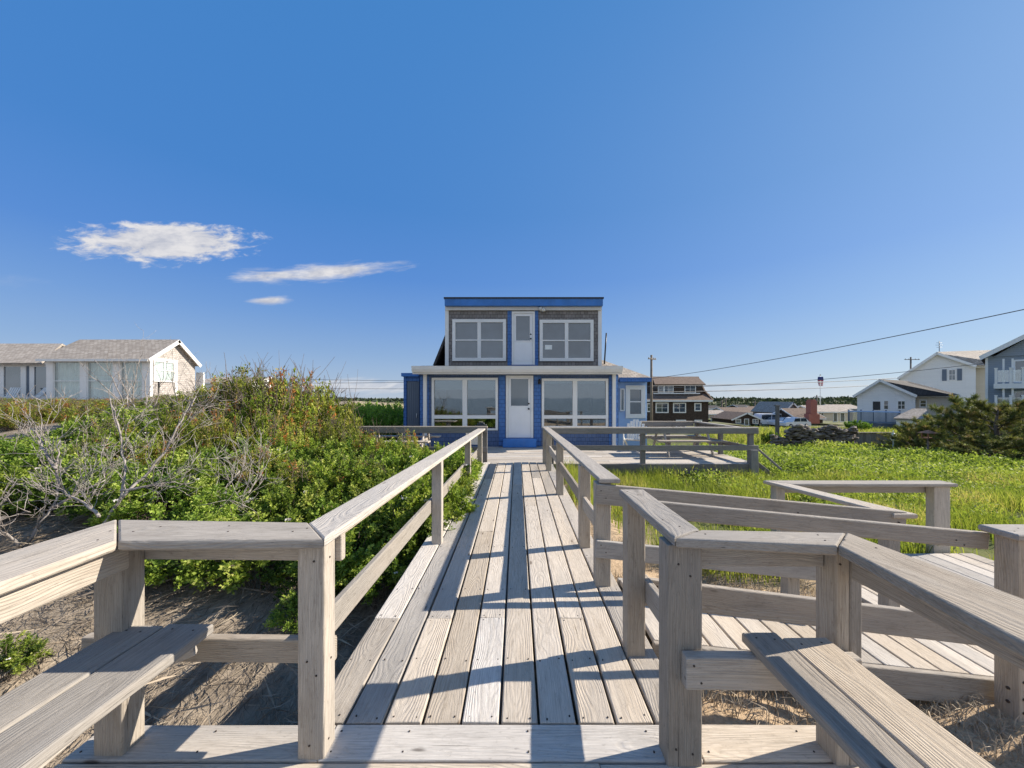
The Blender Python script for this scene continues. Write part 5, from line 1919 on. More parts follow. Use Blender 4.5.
face_camera_side(wc, 880, 36.0)
face_camera_side(wb, 936, 45.0)
face_camera_side(gs, 911, 30.0)
face_camera_side(mo, 1010, 27.0)

# ================================================================== poles, wires, walls, cars


def utility_pole(label, x, y, z1, r=0.15, arm=1.2, arm_dir=(1, 0, 0), extras=True):
    zb = gz(x, y) - 0.5
    t = thing('utility_pole', label, 'utility pole', (x, y, zb), 'utility poles')
    m = MB()
    m.tube([(x, y, zb), (x, y, (zb + z1) / 2), (x, y, z1)], [r, r * 0.88, r * 0.72], 10)
    m.build('pole', 'pole_wood', t)
    if arm:
        a = Vector(arm_dir)
        m = MB()
        c = Vector((x, y - r - 0.06, z1 - 0.5))
        m.timber(c - a * arm, c + a * arm, 0.11, 0.11)
        m.build('crossarm', 'pole_wood', t)
        for q in (-0.9, -0.45, 0.45, 0.9):
            m = MB()
            p = c + a * arm * q
            m.tube([p + Z * 0.05, p + Z * 0.12, p + Z * 0.2], [0.05, 0.06, 0.03], 8)
            m.build('insulator', 'concrete', t)
    if extras:
        m = MB()
        m.tube([(x + 0.3, y - 0.1, z1 - 2.0), (x + 0.3, y - 0.1, z1 - 1.2)], 0.2, 10)
        m.build('transformer', 'slate_siding', t)
    return t


pA = at(651.5, 355, 44)
utility_pole('tall utility pole standing beside the brown shingled house', pA.x, pA.y, pA.z, 0.17, 0.75, (0.8, 0.6, 0), extras=False)
m = MB()
pB = at(911, 357, 70)
utility_pole('utility pole with a crossarm behind the white cottages', pB.x, pB.y, pB.z, 0.17, 1.4, extras=False)
for i, (px_, py_, d_, lab) in enumerate(((722, 400, 95, 'distant thin utility pole above the pale cottage'), (755, 401, 110, 'distant utility pole above the dark gabled cottage'), (817, 395, 105, 'distant utility pole beside the flagpole'), (726, 398, 120, 'distant utility pole close behind the one above the pale cottage'))):
    p = at(px_, py_, d_)
    utility_pole(lab, p.x, p.y, p.z, 0.2, 1.0, extras=False)
ant = thing('aerial', 'thin television aerial standing behind the ridge of the tall white house', 'aerial', (51, 50, 0))
p = at(939.5, 341, 50)
m = MB()
m.tube([(p.x, 50, p.z - 3.2), (p.x, 50, p.z)], 0.035, 6)
m.build('mast', 'dark_metal', ant)
m = MB()
for k, w in ((0.25, 0.4), (0.55, 0.5), (0.85, 0.35)):
    m.tube([(p.x - w, 50, p.z - k), (p.x + w, 50, p.z - k)], 0.02, 5)
m.build('elements', 'dark_metal', ant)


def wire(label, a, b, sag, r):
    a, b = Vector(a), Vector(b)
    pts = []
    for i in range(41):
        t = i / 40
        p = a.lerp(b, t)
        p.z -= sag * 4 * t * (1 - t)
        pts.append(p)
    m = MB()
    m.tube(pts, r, 5, cap=False)
    tag(m.build('overhead_wire', 'wire_black'), label, 'wire', 'overhead wires')


e1 = at(1110, 291, 17)
wire('uppermost overhead wire rising from the tall pole out of the right of the view', at(652, 378.5, 44), e1, 0.35, 0.026)
wire('second overhead wire from the tall pole, crossing just above the white cottage gable', at(652, 388, 44), at(1060, 354, 30), 0.55, 0.026)
wire('third overhead wire passing close above the flagpole toward the white cottages', at(652, 386, 44.2), at(911, 377, 70), 0.3, 0.045)
wire('lowest overhead wire running to the distant poles above the long cottage', at(652, 392, 44.1), at(911, 383, 70), 0.3, 0.045)
for i, (ya, yb, lab) in enumerate(((378.0, 385.0, 'upper faint wire left of the blue house'), (387.5, 390.5, 'lower faint wire left of the blue house'), (383, 381, 'middle faint wire left of the blue house'))):
    wire(lab, at(250, ya, 60), at(652, yb - 4, 44.3), 0.25, 0.03)

# flagpole with a hanging flag
fp = thing('flagpole', 'white flagpole in the village with a flag hanging from its top', 'flagpole', (X_(820.5, 72), 72, -2.4))
p = at(820.5, 375.5, 72)
m = MB()
m.tube([(p.x, 72, -2.4), (p.x, 72, p.z)], [0.09, 0.05], 8)
m.build('pole', 'white_paint', fp)
m = MB()
m.ellipsoid((p.x, 72, p.z + 0.08), 0.12, 0.12, 0.12)
m.build('finial', 'dark_metal', fp)
rows_ = 13
for k in range(rows_):
    m = MB()
    z1_ = p.z - 0.25 - k * 0.14
    for s in range(6):
        x0_ = p.x - 0.55 + 0.16 * s + 0.01 * k
        x1_ = x0_ + 0.16
        y0_, y1_ = 71.9 + 0.12 * math.sin(s * 1.7 + k * 0.3), 71.9 + 0.12 * math.sin((s + 1) * 1.7 + k * 0.3)
        m.prism([(x0_, y0_), (x1_, y1_), (x1_, y1_ + 0.02), (x0_, y0_ + 0.02)], 'z', z1_ - 0.14, z1_)
    if k == 0:
        flag = {'r': MB(), 'w': MB(), 'b': MB()}
    key = 'b' if k < 5 else ('r' if k % 2 else 'w')
    flag[key].v += [] 
    b0 = len(flag[key].v)
    flag[key].v += m.v
    flag[key].lc += m.lc
    flag[key].t += m.t
    flag[key].sm += m.sm
    flag[key].f += [tuple(i + b0 for i in f) for f in m.f]
fo = flag['r'].build('flag', 'flag_red', fp)
flag['w'].build('stripes', 'flag_white', fo)
flag['b'].build('canton', 'flag_blue', fo)

# low rubble wall and board fence at the far edge of the field
rw = MB(300)
for i in range(1500):
    t = rw.r.random()
    px_ = lerp(772, 856, t)
    dd = 19.0 + rw.r.uniform(-0.25, 0.25)
    x = X_(px_, dd)
    top = Z_(427.5 + 2.0 * math.sin(px_ * 0.21) + (9 if px_ < 787 else 0), dd)
    zb = gz(x, dd) - 0.05
    z = lerp(zb, top, rw.r.random() ** 0.8)
    s = rw.r.uniform(0.04, 0.12)
    rw.ellipsoid((x, dd, z), s * rw.r.uniform(0.9, 2.2), s, s * rw.r.uniform(0.4, 0.8), 6, 4)
    c0 = len(rw.v) - 30
    for k in range(c0, len(rw.v)):
        v = rw.v[k]
        rw.v[k] = (v[0] + rw.r.uniform(-.02, .02), v[1] + rw.r.uniform(-.02, .02), v[2] + rw.r.uniform(-.02, .02))
tag(rw.build('rubble_wall', 'rubble_stone'), 'low tumbled stone wall along the far edge of the grass field', 'stone wall')

fn = thing('board_fence', 'short grey board fence between the rubble wall and the pine shrubs', 'fence', (X_(872, 19.2), 19.2, -1))
m = MB(301)
xa, xb = X_(855, 19.2), X_(891.5, 19.2)
x = xa
while x < xb:
    m.timber((x + 0.07, 19.2, -1.3), (x + 0.07, 19.2 + m.r.uniform(-.01, .01), Z_(433.2, 19.2) + m.r.uniform(-.02, .02)), 0.132, 0.025, up=(0, 1, 0))
    x += 0.14
m.build('boards', 'grey_wood', fn)
m = MB(302)
m.timber((xa, 19.16, Z_(432.5, 19.2)), (xb, 19.16, Z_(432.5, 19.2)), 0.12, 0.04)
m.build('cap_rail', 'rail_wood', fn)
for x in (xa + 0.05, (xa + xb) / 2, xb - 0.05):
    m = MB(303)
    m.timber((x, 19.28, -1.4), (x, 19.28, Z_(433, 19.2)), 0.1, 0.1, up=(0, 1, 0))
    m.build('post', 'grey_wood', fn)

pl = MB(304)
p = at(777.3, 406, 21)
pl.timber((p.x, 21, -1.2), (p.x + 0.02, 21, p.z), 0.16, 0.14, up=(0, 1, 0))
pl.slab([(p.x - 0.11, 20.9), (p.x + 0.13, 20.9), (p.x + 0.13, 21.1), (p.x - 0.11, 21.1)], p.z, p.z + 0.05)
tag(pl.build('wooden_post', 'dark_wood'), 'single dark upright post in front of the parked cars', 'post')

# blue lattice fence / deck in front of the white cottage
bf = thing('lattice_fence', 'pale blue picket balustrade round the porch of the white cottage', 'fence', (X_(866, 33), 33, -1.4))
m = MB(305)
for k in range(46):
    x = lerp(X_(848, 33), X_(899, 33), k / 45)
    m.box(x - 0.03, x + 0.03, 33.0, 33.03, Z_(424, 33), Z_(412.2, 33))
m.build('pickets', 'slate_siding', bf)
m = MB(306)
m.box(X_(847.5, 33), X_(899.5, 33), 32.96, 33.06, Z_(412.2, 33), Z_(411, 33))
m.box(X_(847.5, 33), X_(899.5, 33), 33.031, 33.08, Z_(422.6, 33), Z_(421.4, 33))
m.build('rail', 'pale_blue', bf)
for px_ in (848, 861, 873.5, 886, 899):
    m = MB(307)
    m.box(X_(px_, 33) - 0.08, X_(px_, 33) + 0.08, 33.085, 33.2, -1.6, Z_(409.8, 33))
    m.build('post', 'slate_siding', bf)
m = MB(308)
m.box(X_(849, 33.3), X_(899, 33.3), 33.3, 35.9, -1.6, Z_(423, 33.3))
m.build('porch_floor', 'slate_siding', bf)

face_camera_side(bf, 873, 33.0)


def car(name, label, x, y, z, ang, mat, L=4.5, H=1.5, kind='car', Wd=1.8):
    t = thing(name, label, 'car', (0, 0, 0), 'cars parked in the village')
    m = MB()
    hw = Wd / 2
    if kind == 'car':
        prof = [(-L / 2, 0.35), (-L / 2, 0.75), (-L / 2 + 0.15, 0.9), (-L * 0.22, 0.95), (-L * 0.10, H * 0.93), (L * 0.02, H), (L * 0.27, H * 0.97), (L * 0.42, 0.98), (L / 2 - 0.05, 0.9), (L / 2, 0.6), (L / 2, 0.35)]
    else:
        prof = [(-L / 2, 0.4), (-L / 2, 0.95), (-L / 2 + 0.2, 1.1), (-L * 0.30, 1.15), (-L * 0.22, H * 0.97), (-L * 0.1, H), (L * 0.45, H), (L / 2, H * 0.75), (L / 2, 0.4)]
    m.prism([(p[0], p[1]) for p in prof], 'y', -hw, hw)
    m.build('body', mat, t)
    m = MB()
    a0, a1 = (-L * 0.18, L * 0.34) if kind == 'car' else (-L * 0.25, L * 0.43)
    zz0, zz1 = (0.98, H * 0.93) if kind == 'car' else (1.15, H * 0.92)
    for s in (-1, 1):
        mid = (a0 + a1) / 2
        for p, q in ((a0, mid - 0.05), (mid + 0.05, a1)):
            ins = 0.22 if kind == 'car' else 0.05
            pf = [(p + (ins if p == a0 else 0), zz1), (q - (ins if q == a1 else 0), zz1), (q, zz0), (p, zz0)]
            m.prism(pf, 'y', s * hw, s * (hw + 0.012))
    m.each('side_window', 'dark_glass', t)
    for sx in (-0.3, 0.3):
        for s in (-1, 1):
            m = MB()
            m.tube([(sx * L, s * (hw - 0.18), 0.33), (sx * L, s * (hw + 0.03), 0.33)], 0.33, 16)
            w = m.build('wheel', 'rubber', t)
            m = MB()
            m.tube([(sx * L, s * (hw + 0.031), 0.33), (sx * L, s * (hw + 0.04), 0.33)], 0.2, 12)
            m.build('rim', 'concrete', w)
    for s in (-1, 1):
        m = MB()
        m.box(-L / 2 - 0.015, -L / 2 + 0.1, s * (hw - 0.45), s * (hw - 0.08), 0.62, 0.76)
        m.build('headlight', 'plastic_white', t)
        m = MB()
        m.box(L / 2 - 0.06, L / 2 + 0.015, s * (hw - 0.35), s * (hw - 0.06), 0.68, 0.85)
        m.build('taillight', 'flag_red', t)
    t.location = (x, y, z)
    t.rotation_euler = (0, 0, ang)
    return t


cz0 = -1.55
for px_, d_, an, mt, k, L_, H_, lab in ((765, 62, 0.1, 'car_white', 'van', 5.2, 2.1, 'white van parked left of the dark post'), (784, 60.5, 0.0, 'car_white', 'car', 4.6, 1.55, 'white car parked just right of the dark post'),
                                     (793.5, 57, 0.15, 'car_white', 'car', 4.4, 1.6, 'white car parked in front of the brick house')):
    car('parked_car', lab, X_(px_, d_), d_, gz(X_(px_, d_), d_) + 0.02, an, mt, L_, H_, k)

# lantern-like birdhouse on a post among the pines
bd_ = thing('bird_feeder', 'small roofed bird feeder on a post in front of the pine shrubs', 'bird feeder', (X_(928, 15), 15, -0.9))
p = at(928.3, 433, 15)
m = MB()
m.tube([(p.x, 15, -1.2), (p.x, 15, p.z - 0.22)], 0.035, 8)
m.build('post', 'pole_wood', bd_)
m = MB()
m.box(p.x - 0.15, p.x + 0.15, 14.85, 15.15, p.z - 0.22, p.z - 0.18)
for sx in (-0.12, 0.12):
    for sy in (-0.12, 0.12):
        m.box(p.x + sx - 0.015, p.x + sx + 0.015, 15 + sy - 0.015, 15 + sy + 0.015, p.z - 0.18, p.z)
m.build('tray', 'terracotta', bd_)
m = MB()
vs = [(p.x - 0.22, 14.78, p.z), (p.x + 0.22, 14.78, p.z), (p.x + 0.22, 15.22, p.z), (p.x - 0.22, 15.22, p.z), (p.x, 15, p.z + 0.13)]
m.add(vs, [(3, 2, 1, 0), (0, 1, 4), (1, 2, 4), (2, 3, 4), (3, 0, 4)])
m.build('roof', 'terracotta', bd_)
# white buoys / ball near the fence end
m = MB()
p = at(893.5, 437, 17.5)
m.ellipsoid((p.x, p.y, p.z), 0.13, 0.13, 0.2)
m.tube([(p.x, p.y, p.z + 0.19), (p.x, p.y, p.z + 0.3)], 0.02)
m.tube([(p.x, p.y, -1.2), (p.x, p.y, p.z - 0.18)], 0.025)
tag(m.build('buoy', 'plastic_white'), 'white float hung on a stake at the right end of the board fence', 'buoy')
# far low roof beyond the shrubs on the left
gable_house('far_cottage', 'pale low roof of a far cottage showing just above the dune shrubs', X_(196, 60), X_(252, 60), 60, 68, 0, Z_(382.5, 60), Z_(377.5, 64), 'x', 'white_clapboard', 'tan_roof')

# ================================================================== vegetation


def leaf_quads(C, A, L, Wd, tint, bend=0.25, r=rng):
    """diamond leaves: C base points (n,3), A pointing directions (n,3), lengths, widths -> verts, faces, tints"""
    n = len(C)
    A = A / np.maximum(1e-6, np.linalg.norm(A, axis=1, keepdims=True))
    q = r.normal(size=(n, 3))
    S = np.cross(A, q)
    S /= np.maximum(1e-6, np.linalg.norm(S, axis=1, keepdims=True))
    N = np.cross(S, A)
    L = np.broadcast_to(L, n)[:, None]
    Wd = np.broadcast_to(Wd, n)[:, None]
    v0 = C
    v1 = C + A * L * 0.45 + S * Wd * 0.5 + N * Wd * bend
    v2 = C + A * L - N * L * 0.12
    v3 = C + A * L * 0.45 - S * Wd * 0.5 + N * Wd * bend
    V = np.stack([v0, v1, v2, v3], 1).reshape(-1, 3)
    Fc = np.arange(4 * n).reshape(n, 4)
    return V, Fc, np.repeat(tint, 4)


def blades(P, H, Wd, lean, tint, r=rng):
    n = len(P)
    an = r.uniform(0, 2 * np.pi, n)
    side = np.stack([np.cos(an), np.sin(an), np.zeros(n)], 1)
    up = np.tile([0, 0, 1.0], (n, 1))
    H = H[:, None]
    Wd = np.broadcast_to(Wd, n)[:, None]
    mid = P + up * H * 0.55 + lean * H * 0.22
    tip = P + up * H * (1 - 0.25 * np.linalg.norm(lean, axis=1, keepdims=True)) + lean * H * 0.8
    V = np.stack([P - side * Wd * .5, P + side * Wd * .5, mid + side * Wd * .42, mid - side * Wd * .42,
                  tip + side * Wd * .08, tip - side * Wd * .08], 1).reshape(-1, 3)
    b = (np.arange(n) * 6)[:, None]
    Fc = np.concatenate([b + np.array([0, 1, 2, 3]), b + np.array([3, 2, 4, 5])], 0)
    return V, Fc, np.repeat(tint, 6)


def stems_mesh(lines, n=4):
    m = MB(1)
    for pts, rad in lines:
        m.tube(pts, rad, n, cap=False)
    return m


def make_rose(seed, radius=0.62, height=0.85, shoots=64, flowers=7):
    r = np.random.default_rng(seed)
    C, A, T, Ls = [], [], [], []
    lines, F_ = [], []
    for k in range(shoots):
        an = r.uniform(0, 2 * np.pi)
        e = np.sqrt(r.uniform(0, 1))
        el = np.arccos(r.uniform(0.02, 1))
        hgt = height * r.uniform(0.75, 1.12)
        end = np.array([math.cos(an) * math.sin(el) * radius, math.sin(an) * math.sin(el) * radius, (0.22 + 0.78 * math.cos(el)) * hgt])
        b = np.array([math.cos(an) * 0.25 * e, math.sin(an) * 0.25 * e, -0.08])
        ts = np.linspace(0, 1, 9)
        pts = b[None] * (1 - ts[:, None]) + end[None] * ts[:, None]
        pts[:, 2] += 0.18 * np.sin(ts * np.pi) * (1 - 0.3 * ts)
        pts += r.normal(0, 0.012, pts.shape)
        lines.append(([tuple(p) for p in pts], list(np.linspace(0.007, 0.003, 9))))
        tone = r.normal(0.5, 0.2)
        for t in np.arange(0.42, 1.03, 0.055):
            p = b * (1 - t) + end * t
            p[2] += 0.18 * math.sin(min(1, t) * math.pi) * (1 - 0.3 * t)
            for side in range(2):
                ax = r.normal(0, 1, 3) + np.array([math.cos(an), math.sin(an), 0.8]) * 0.9
                ax /= np.linalg.norm(ax)
                pet = 0.085
                sd = np.cross(ax, r.normal(0, 1, 3))
                sd /= np.linalg.norm(sd)
                for j, (u, s) in enumerate(((0.35, 1), (0.35, -1), (0.68, 1), (0.68, -1), (1.0, 0))):
                    C.append(p + ax * pet * u)
                    A.append(ax * 0.6 + sd * s * 0.9 + np.array([0, 0, 0.1]))
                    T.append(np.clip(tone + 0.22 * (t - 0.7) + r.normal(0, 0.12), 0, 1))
                    Ls.append(r.uniform(0.034, 0.052))
        if k < flowers and el < 1.2:
            F_.append(end + np.array([0, 0, 0.05]))
    V, Fc, tt = leaf_quads(np.array(C), np.array(A), np.array(Ls), np.array(Ls) * 0.66, np.array(T), 0.22, r)
    pc, pa = [], []
    for f in F_:
        for k in range(5):
            a = k * 2 * np.pi / 5
            pc.append(f)
            pa.append([math.cos(a), math.sin(a), 0.45])
    return (V, Fc, tt), lines, (np.array(pc), np.array(pa))


def make_scrub(seed, radius=0.55, height=1.35, shoots=70, L=(0.028, 0.05), ratio=0.30, tone0=0.42, spread=0.16, dead=0.14, bare=16):
    r = np.random.default_rng(seed)
    C, A, T, Ls = [], [], [], []
    lines = []
    for k in range(shoots):
        an = r.uniform(0, 2 * np.pi)
        rr = radius * np.sqrt(r.uniform(0, 1))
        hgt = height * (0.55 + 0.5 * r.uniform() ** 0.7) * (1.0 - 0.35 * (rr / radius) ** 2)
        end = np.array([math.cos(an) * rr * 1.1, math.sin(an) * rr * 1.1, hgt])
        b = np.array([math.cos(an) * rr * 0.35, math.sin(an) * rr * 0.35, -0.08])
        ts = np.linspace(0, 1, 8)
        pts = b[None] * (1 - ts[:, None]) + end[None] * ts[:, None]
        pts[:, :2] += np.array([math.cos(an), math.sin(an)]) * (0.10 * np.sin(ts * np.pi))[:, None]
        pts += r.normal(0, 0.014, pts.shape)
        lines.append(([tuple(p) for p in pts], list(np.linspace(0.008, 0.003, 8))))
        isdead = r.uniform() < dead
        tone = r.uniform(0.86, 1.0) if isdead else r.normal(tone0, spread)
        if isdead and r.uniform() < 0.5:
            nl = 12
        else:
            nl = 34
        for t in np.sort(r.uniform(0.30, 1.02, nl)):
            p = b * (1 - t) + end * t
            p[:2] += np.array([math.cos(an), math.sin(an)]) * 0.10 * math.sin(min(1, t) * math.pi)
            for j in range(3):
                ax = r.normal(0, 0.75, 3) + np.array([0, 0, 0.8])
                C.append(p + r.normal(0, 0.022, 3))
                A.append(ax)
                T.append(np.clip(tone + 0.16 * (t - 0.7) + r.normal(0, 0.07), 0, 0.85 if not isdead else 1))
                Ls.append(r.uniform(*L))
    for k in range(bare):
        an = r.uniform(0, 2 * np.pi)
        rr = radius * np.sqrt(r.uniform(0, 1)) * 0.9
        base = np.array([math.cos(an) * rr, math.sin(an) * rr, height * r.uniform(0.45, 0.8)])
        d_ = np.array([r.normal(0, 0.35), r.normal(0, 0.35), 1.0])
        ln = r.uniform(0.25, 0.6)
        ts = np.linspace(0, 1, 5)
        pts = base[None] + d_[None] * (ts * ln)[:, None] + r.normal(0, 0.015, (5, 3))
        lines.append(([tuple(p) for p in pts], list(np.linspace(0.006, 0.0025, 5))))
        for q in range(2):
            i = r.integers(1, 4)
            d2 = d_ + r.normal(0, 0.6, 3)
            lines.append(([tuple(pts[i]), tuple(pts[i] + d2 * ln * 0.25), tuple(pts[i] + d2 * ln * 0.45 + r.normal(0, .02, 3))], [0.004, 0.003, 0.002]))
    V, Fc, tt = leaf_quads(np.array(C), np.array(A), np.array(Ls), np.array(Ls) * ratio * 1.15, np.array(T), 0.15, r)
    return (V, Fc, tt), lines, None


def shrub_thing(name, label, cat, data, leafmat, group, barkmat='twig_bark', petals=True):
    (V, Fc, tt), lines, fl = data
    t = thing(name, label, cat, (0, 0, 0), group)
    raw_mesh('foliage', V, Fc, leafmat, t, tt)
    stems_mesh(lines).build('stems', barkmat, t)
    if petals and fl is not None and len(fl[0]):
        n = len(fl[0])
        V, Fc, tt = leaf_quads(fl[0], fl[1], np.full(n, 0.042), np.full(n, 0.042), rng.uniform(0, 1, n), 0.1)
        raw_mesh('blossoms', V, Fc, 'petal', t, tt)
    return t


def place(proto, x, y, s=1.0, sz=None, dz=0.0, label=None, first=[None]):
    key = proto.name
    if key not in USED:
        USED.add(key)
        o = proto
    else:
        o = copy_tree(proto)
    o.location = (x, y, gz(x, y) + dz)
    o.rotation_euler = (0, 0, random.uniform(0, 6.283))
    o.scale = (s, s, sz or s)
    if label:
        o['label'] = label
    return o


USED = set()

# ---- beach roses: a thicket left of the boardwalk
ROSE = 'bright green rose bush in the thicket left of the boardwalk'
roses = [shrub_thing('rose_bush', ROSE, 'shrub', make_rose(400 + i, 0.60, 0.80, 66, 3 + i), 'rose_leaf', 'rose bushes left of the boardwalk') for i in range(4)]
spots = []
rr_ = random.Random(5)
# row along the walkway
for y in np.arange(4.55, 8.7, 0.42):
    spots.append((-1.30 + rr_.uniform(-.08, .10), y + rr_.uniform(-.1, .1), rr_.uniform(0.84, 1.02)))
tries = 0
while len(spots) < 104 and tries < 6000:
    tries += 1
    x, y = rr_.uniform(-8.6, -1.7), rr_.uniform(3.9, 8.6)
    if y < 3.5 + 0.18 * max(0, -x - 2.0) ** 1.2 and x > -3.8:
        continue
    if x < -3.6 and y < 4.25:
        continue
    if x < -4.6 and y < 4.7:
        continue
    if any((x - a) ** 2 + (y - b) ** 2 < 0.50 ** 2 for a, b, _ in spots):
        continue
    spots.append((x, y, rr_.uniform(0.72, 1.02)))
for i, (x, y, s) in enumerate(spots):
    place(roses[i % 4], x, y, s, s * rr_.uniform(0.82, 1.05), dz=-0.05)
for (x, y, s, lab) in ((-1.95, 3.35, 0.42, 'small rose shoot alone on the bare slope just behind the left bay railing'), (-1.42, 3.75, 0.62, 'low rose bush hanging in the shade behind the left corner post'), (-3.55, 2.55, 0.33, 'tiny green tuft alone on the dark litter slope at the far left')):
    o = place(roses[1], x, y, s, s * 0.9, label=lab)
    del o['group']

# ---- taller dune scrub behind
SCR = 'olive and rust coloured dune shrub in the tall scrub left of the deck'
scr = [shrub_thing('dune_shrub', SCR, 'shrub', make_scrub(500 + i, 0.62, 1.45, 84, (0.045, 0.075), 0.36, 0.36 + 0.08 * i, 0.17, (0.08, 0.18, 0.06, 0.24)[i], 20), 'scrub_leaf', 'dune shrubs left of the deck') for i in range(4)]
sp = []
for (x, y, s) in ((-4.4, 8.5, 1.66), (-4.7, 8.1, 1.58), (-4.95, 8.5, 1.72), (-5.5, 8.2, 1.46), (-4.75, 7.6, 1.2), (-5.3, 7.55, 1.0), (-5.9, 8.4, 1.2), (-6.3, 8.0, 0.92), (-6.8, 8.5, 0.78), (-6.0, 7.5, 0.7), (-6.6, 7.4, 0.7), (-7.4, 8.2, 0.62), (-7.9, 8.9, 0.6), (-7.2, 7.5, 0.5)):
    sp.append((x, y, s))
tries = 0
while len(sp) < 62 and tries < 5000:
    tries += 1
    x, y = rr_.uniform(-16.5, -6.4), rr_.uniform(8.0, 13.5)
    if x > -7 and y < 9.0:
        continue
    if any((x - a) ** 2 + (y - b) ** 2 < 0.62 ** 2 for a, b, _ in sp):
        continue
    top = EYE + (398 - 395) / F * y - 0.05 if x / y < -0.85 else EYE + (398 - 387) / F * y
    h = top - gz(x, y)
    sp.append((x, y, max(0.22, min(1.1, h / 1.62)) * rr_.uniform(0.85, 1.08)))
for i, (x, y, s) in enumerate(sp):
    place(scr[(i * 7 + i // 3) % 4], x, y, min(max(s, 0.85), 1.2), s, dz=-0.05)
# odd dune shrubs pushing up through the roses
for i, (x, y, q) in enumerate(((-2.9, 6.9, .62), (-3.6, 7.3, .7), (-4.2, 6.6, .66), (-5.0, 6.3, .7), (-5.9, 6.6, .62), (-6.9, 6.5, .55), (-3.9, 5.6, .5), (-3.1, 5.4, .45), (-5.4, 5.6, .5), (-7.6, 7.0, .55), (-2.3, 7.7, .6), (-3.2, 8.1, .5), (-6.4, 5.7, .45), (-2.5, 5.9, .45))):
    place(scr[(i * 3 + 1) % 4], x, y, max(0.7, q), q * 1.08, dz=-0.05, label='small olive dune shrub pushing up through the rose thicket')['group'] = 'dune shrubs among the roses'
# shrubs at the foot of the left cottage
for i, (px_, dd, s) in enumerate(((8, 17, .75), (30, 18, .7), (60, 18.5, .7), (95, 18.5, .75), (130, 19, .7), (160, 19, .95), (178, 19.5, 1.0), (200, 18, .8), (225, 17, .8), (20, 15, .6), (70, 15.5, .55), (120, 15.5, .6), (170, 15.5, .7), (215, 15, .75))):
    p = at(px_, 400, dd)
    s = max(0.2, (EYE + 0.05 * (px_ > 150) * 5 - gz(p.x, dd) + 0.02) / 1.55) * rr_.uniform(0.9, 1.1)
    place(scr[i % 4], p.x, dd, max(0.9, s), s, dz=-0.05, label='dune shrub in front of the tan-roofed cottage on the left')['group'] = 'dune shrubs below the cottage'

# ---- clipped green hedge shrubs behind the deck
HED = 'round bright green shrub behind the left end of the house deck'
hed = [shrub_thing('hedge_shrub', HED, 'shrub', make_scrub(600 + i, 0.95, 1.5, 120, (0.05, 0.085), 0.55, 0.55, 0.16, 0.0, 4), 'hedge_leaf', 'green shrubs behind the deck') for i in range(2)]
for i in range(20):
    dd = 15.5 + (i % 4) * 0.9
    px_ = 345 + (i * 37 % 95) * 0.62
    p = at(px_, 400, dd)
    place(hed[i % 2], p.x, dd, 1.0, max(0.12, (1.30 - gz(p.x, dd)) / 1.45) * rr_.uniform(0.9, 1.05), dz=-0.05)

# ---- leafless weathered shrub standing in the roses


def branchy(m, p, d, ln, rad, depth, r):
    pts, rads = [p], [rad]
    n = 5
    for i in range(n):
        d = (d + Vector((r.gauss(0, .16), r.gauss(0, .16), r.gauss(0.03, .12)))).normalized()
        p = p + d * (ln / n)
        pts.append(p)
        rads.append(rad * (1 - 0.5 * (i + 1) / n))
    m.tube(pts, rads, 5, cap=True)
    if depth > 0:
        for k in range(r.choice((2, 3, 3))):
            i = r.randint(1, n)
            d2 = (d + Vector((r.gauss(0, .7), r.gauss(0, .5), r.gauss(0.25, .5)))).normalized()
            branchy(m, pts[i], d2, ln * r.uniform(0.45, 0.75), max(0.0028, rads[i] * 0.6), depth - 1, r)


def limb(m, pix, d0, d1, r0, r1, r, twigs=7, depth=2):
    pts = []
    k = len(pix)
    for i, (x, y) in enumerate(pix):
        pts.append(at(x, y, lerp(d0, d1, i / (k - 1))))
    fine, rads = [], []
    for i in range(k - 1):
        for j in range(4):
            t = j / 4
            fine.append(pts[i].lerp(pts[i + 1], t) + Vector((r.gauss(0, .008), r.gauss(0, .008), r.gauss(0, .008))))
    fine.append(pts[-1])
    n = len(fine)
    rads = [lerp(r0, r1, i / (n - 1)) for i in range(n)]
    m.tube(fine, rads, 6)
    for q in range(twigs):
        i = r.randint(n // 4, n - 1)
        d_ = (fine[min(i + 1, n - 1)] - fine[max(0, i - 1)]).normalized()
        d_ = (d_ + Vector((r.gauss(0, .8), r.gauss(0, .5), r.gauss(.25, .45)))).normalized()
        branchy(m, fine[i], d_, r.uniform(0.25, 0.55), max(0.004, rads[i] * 0.55), depth, r)


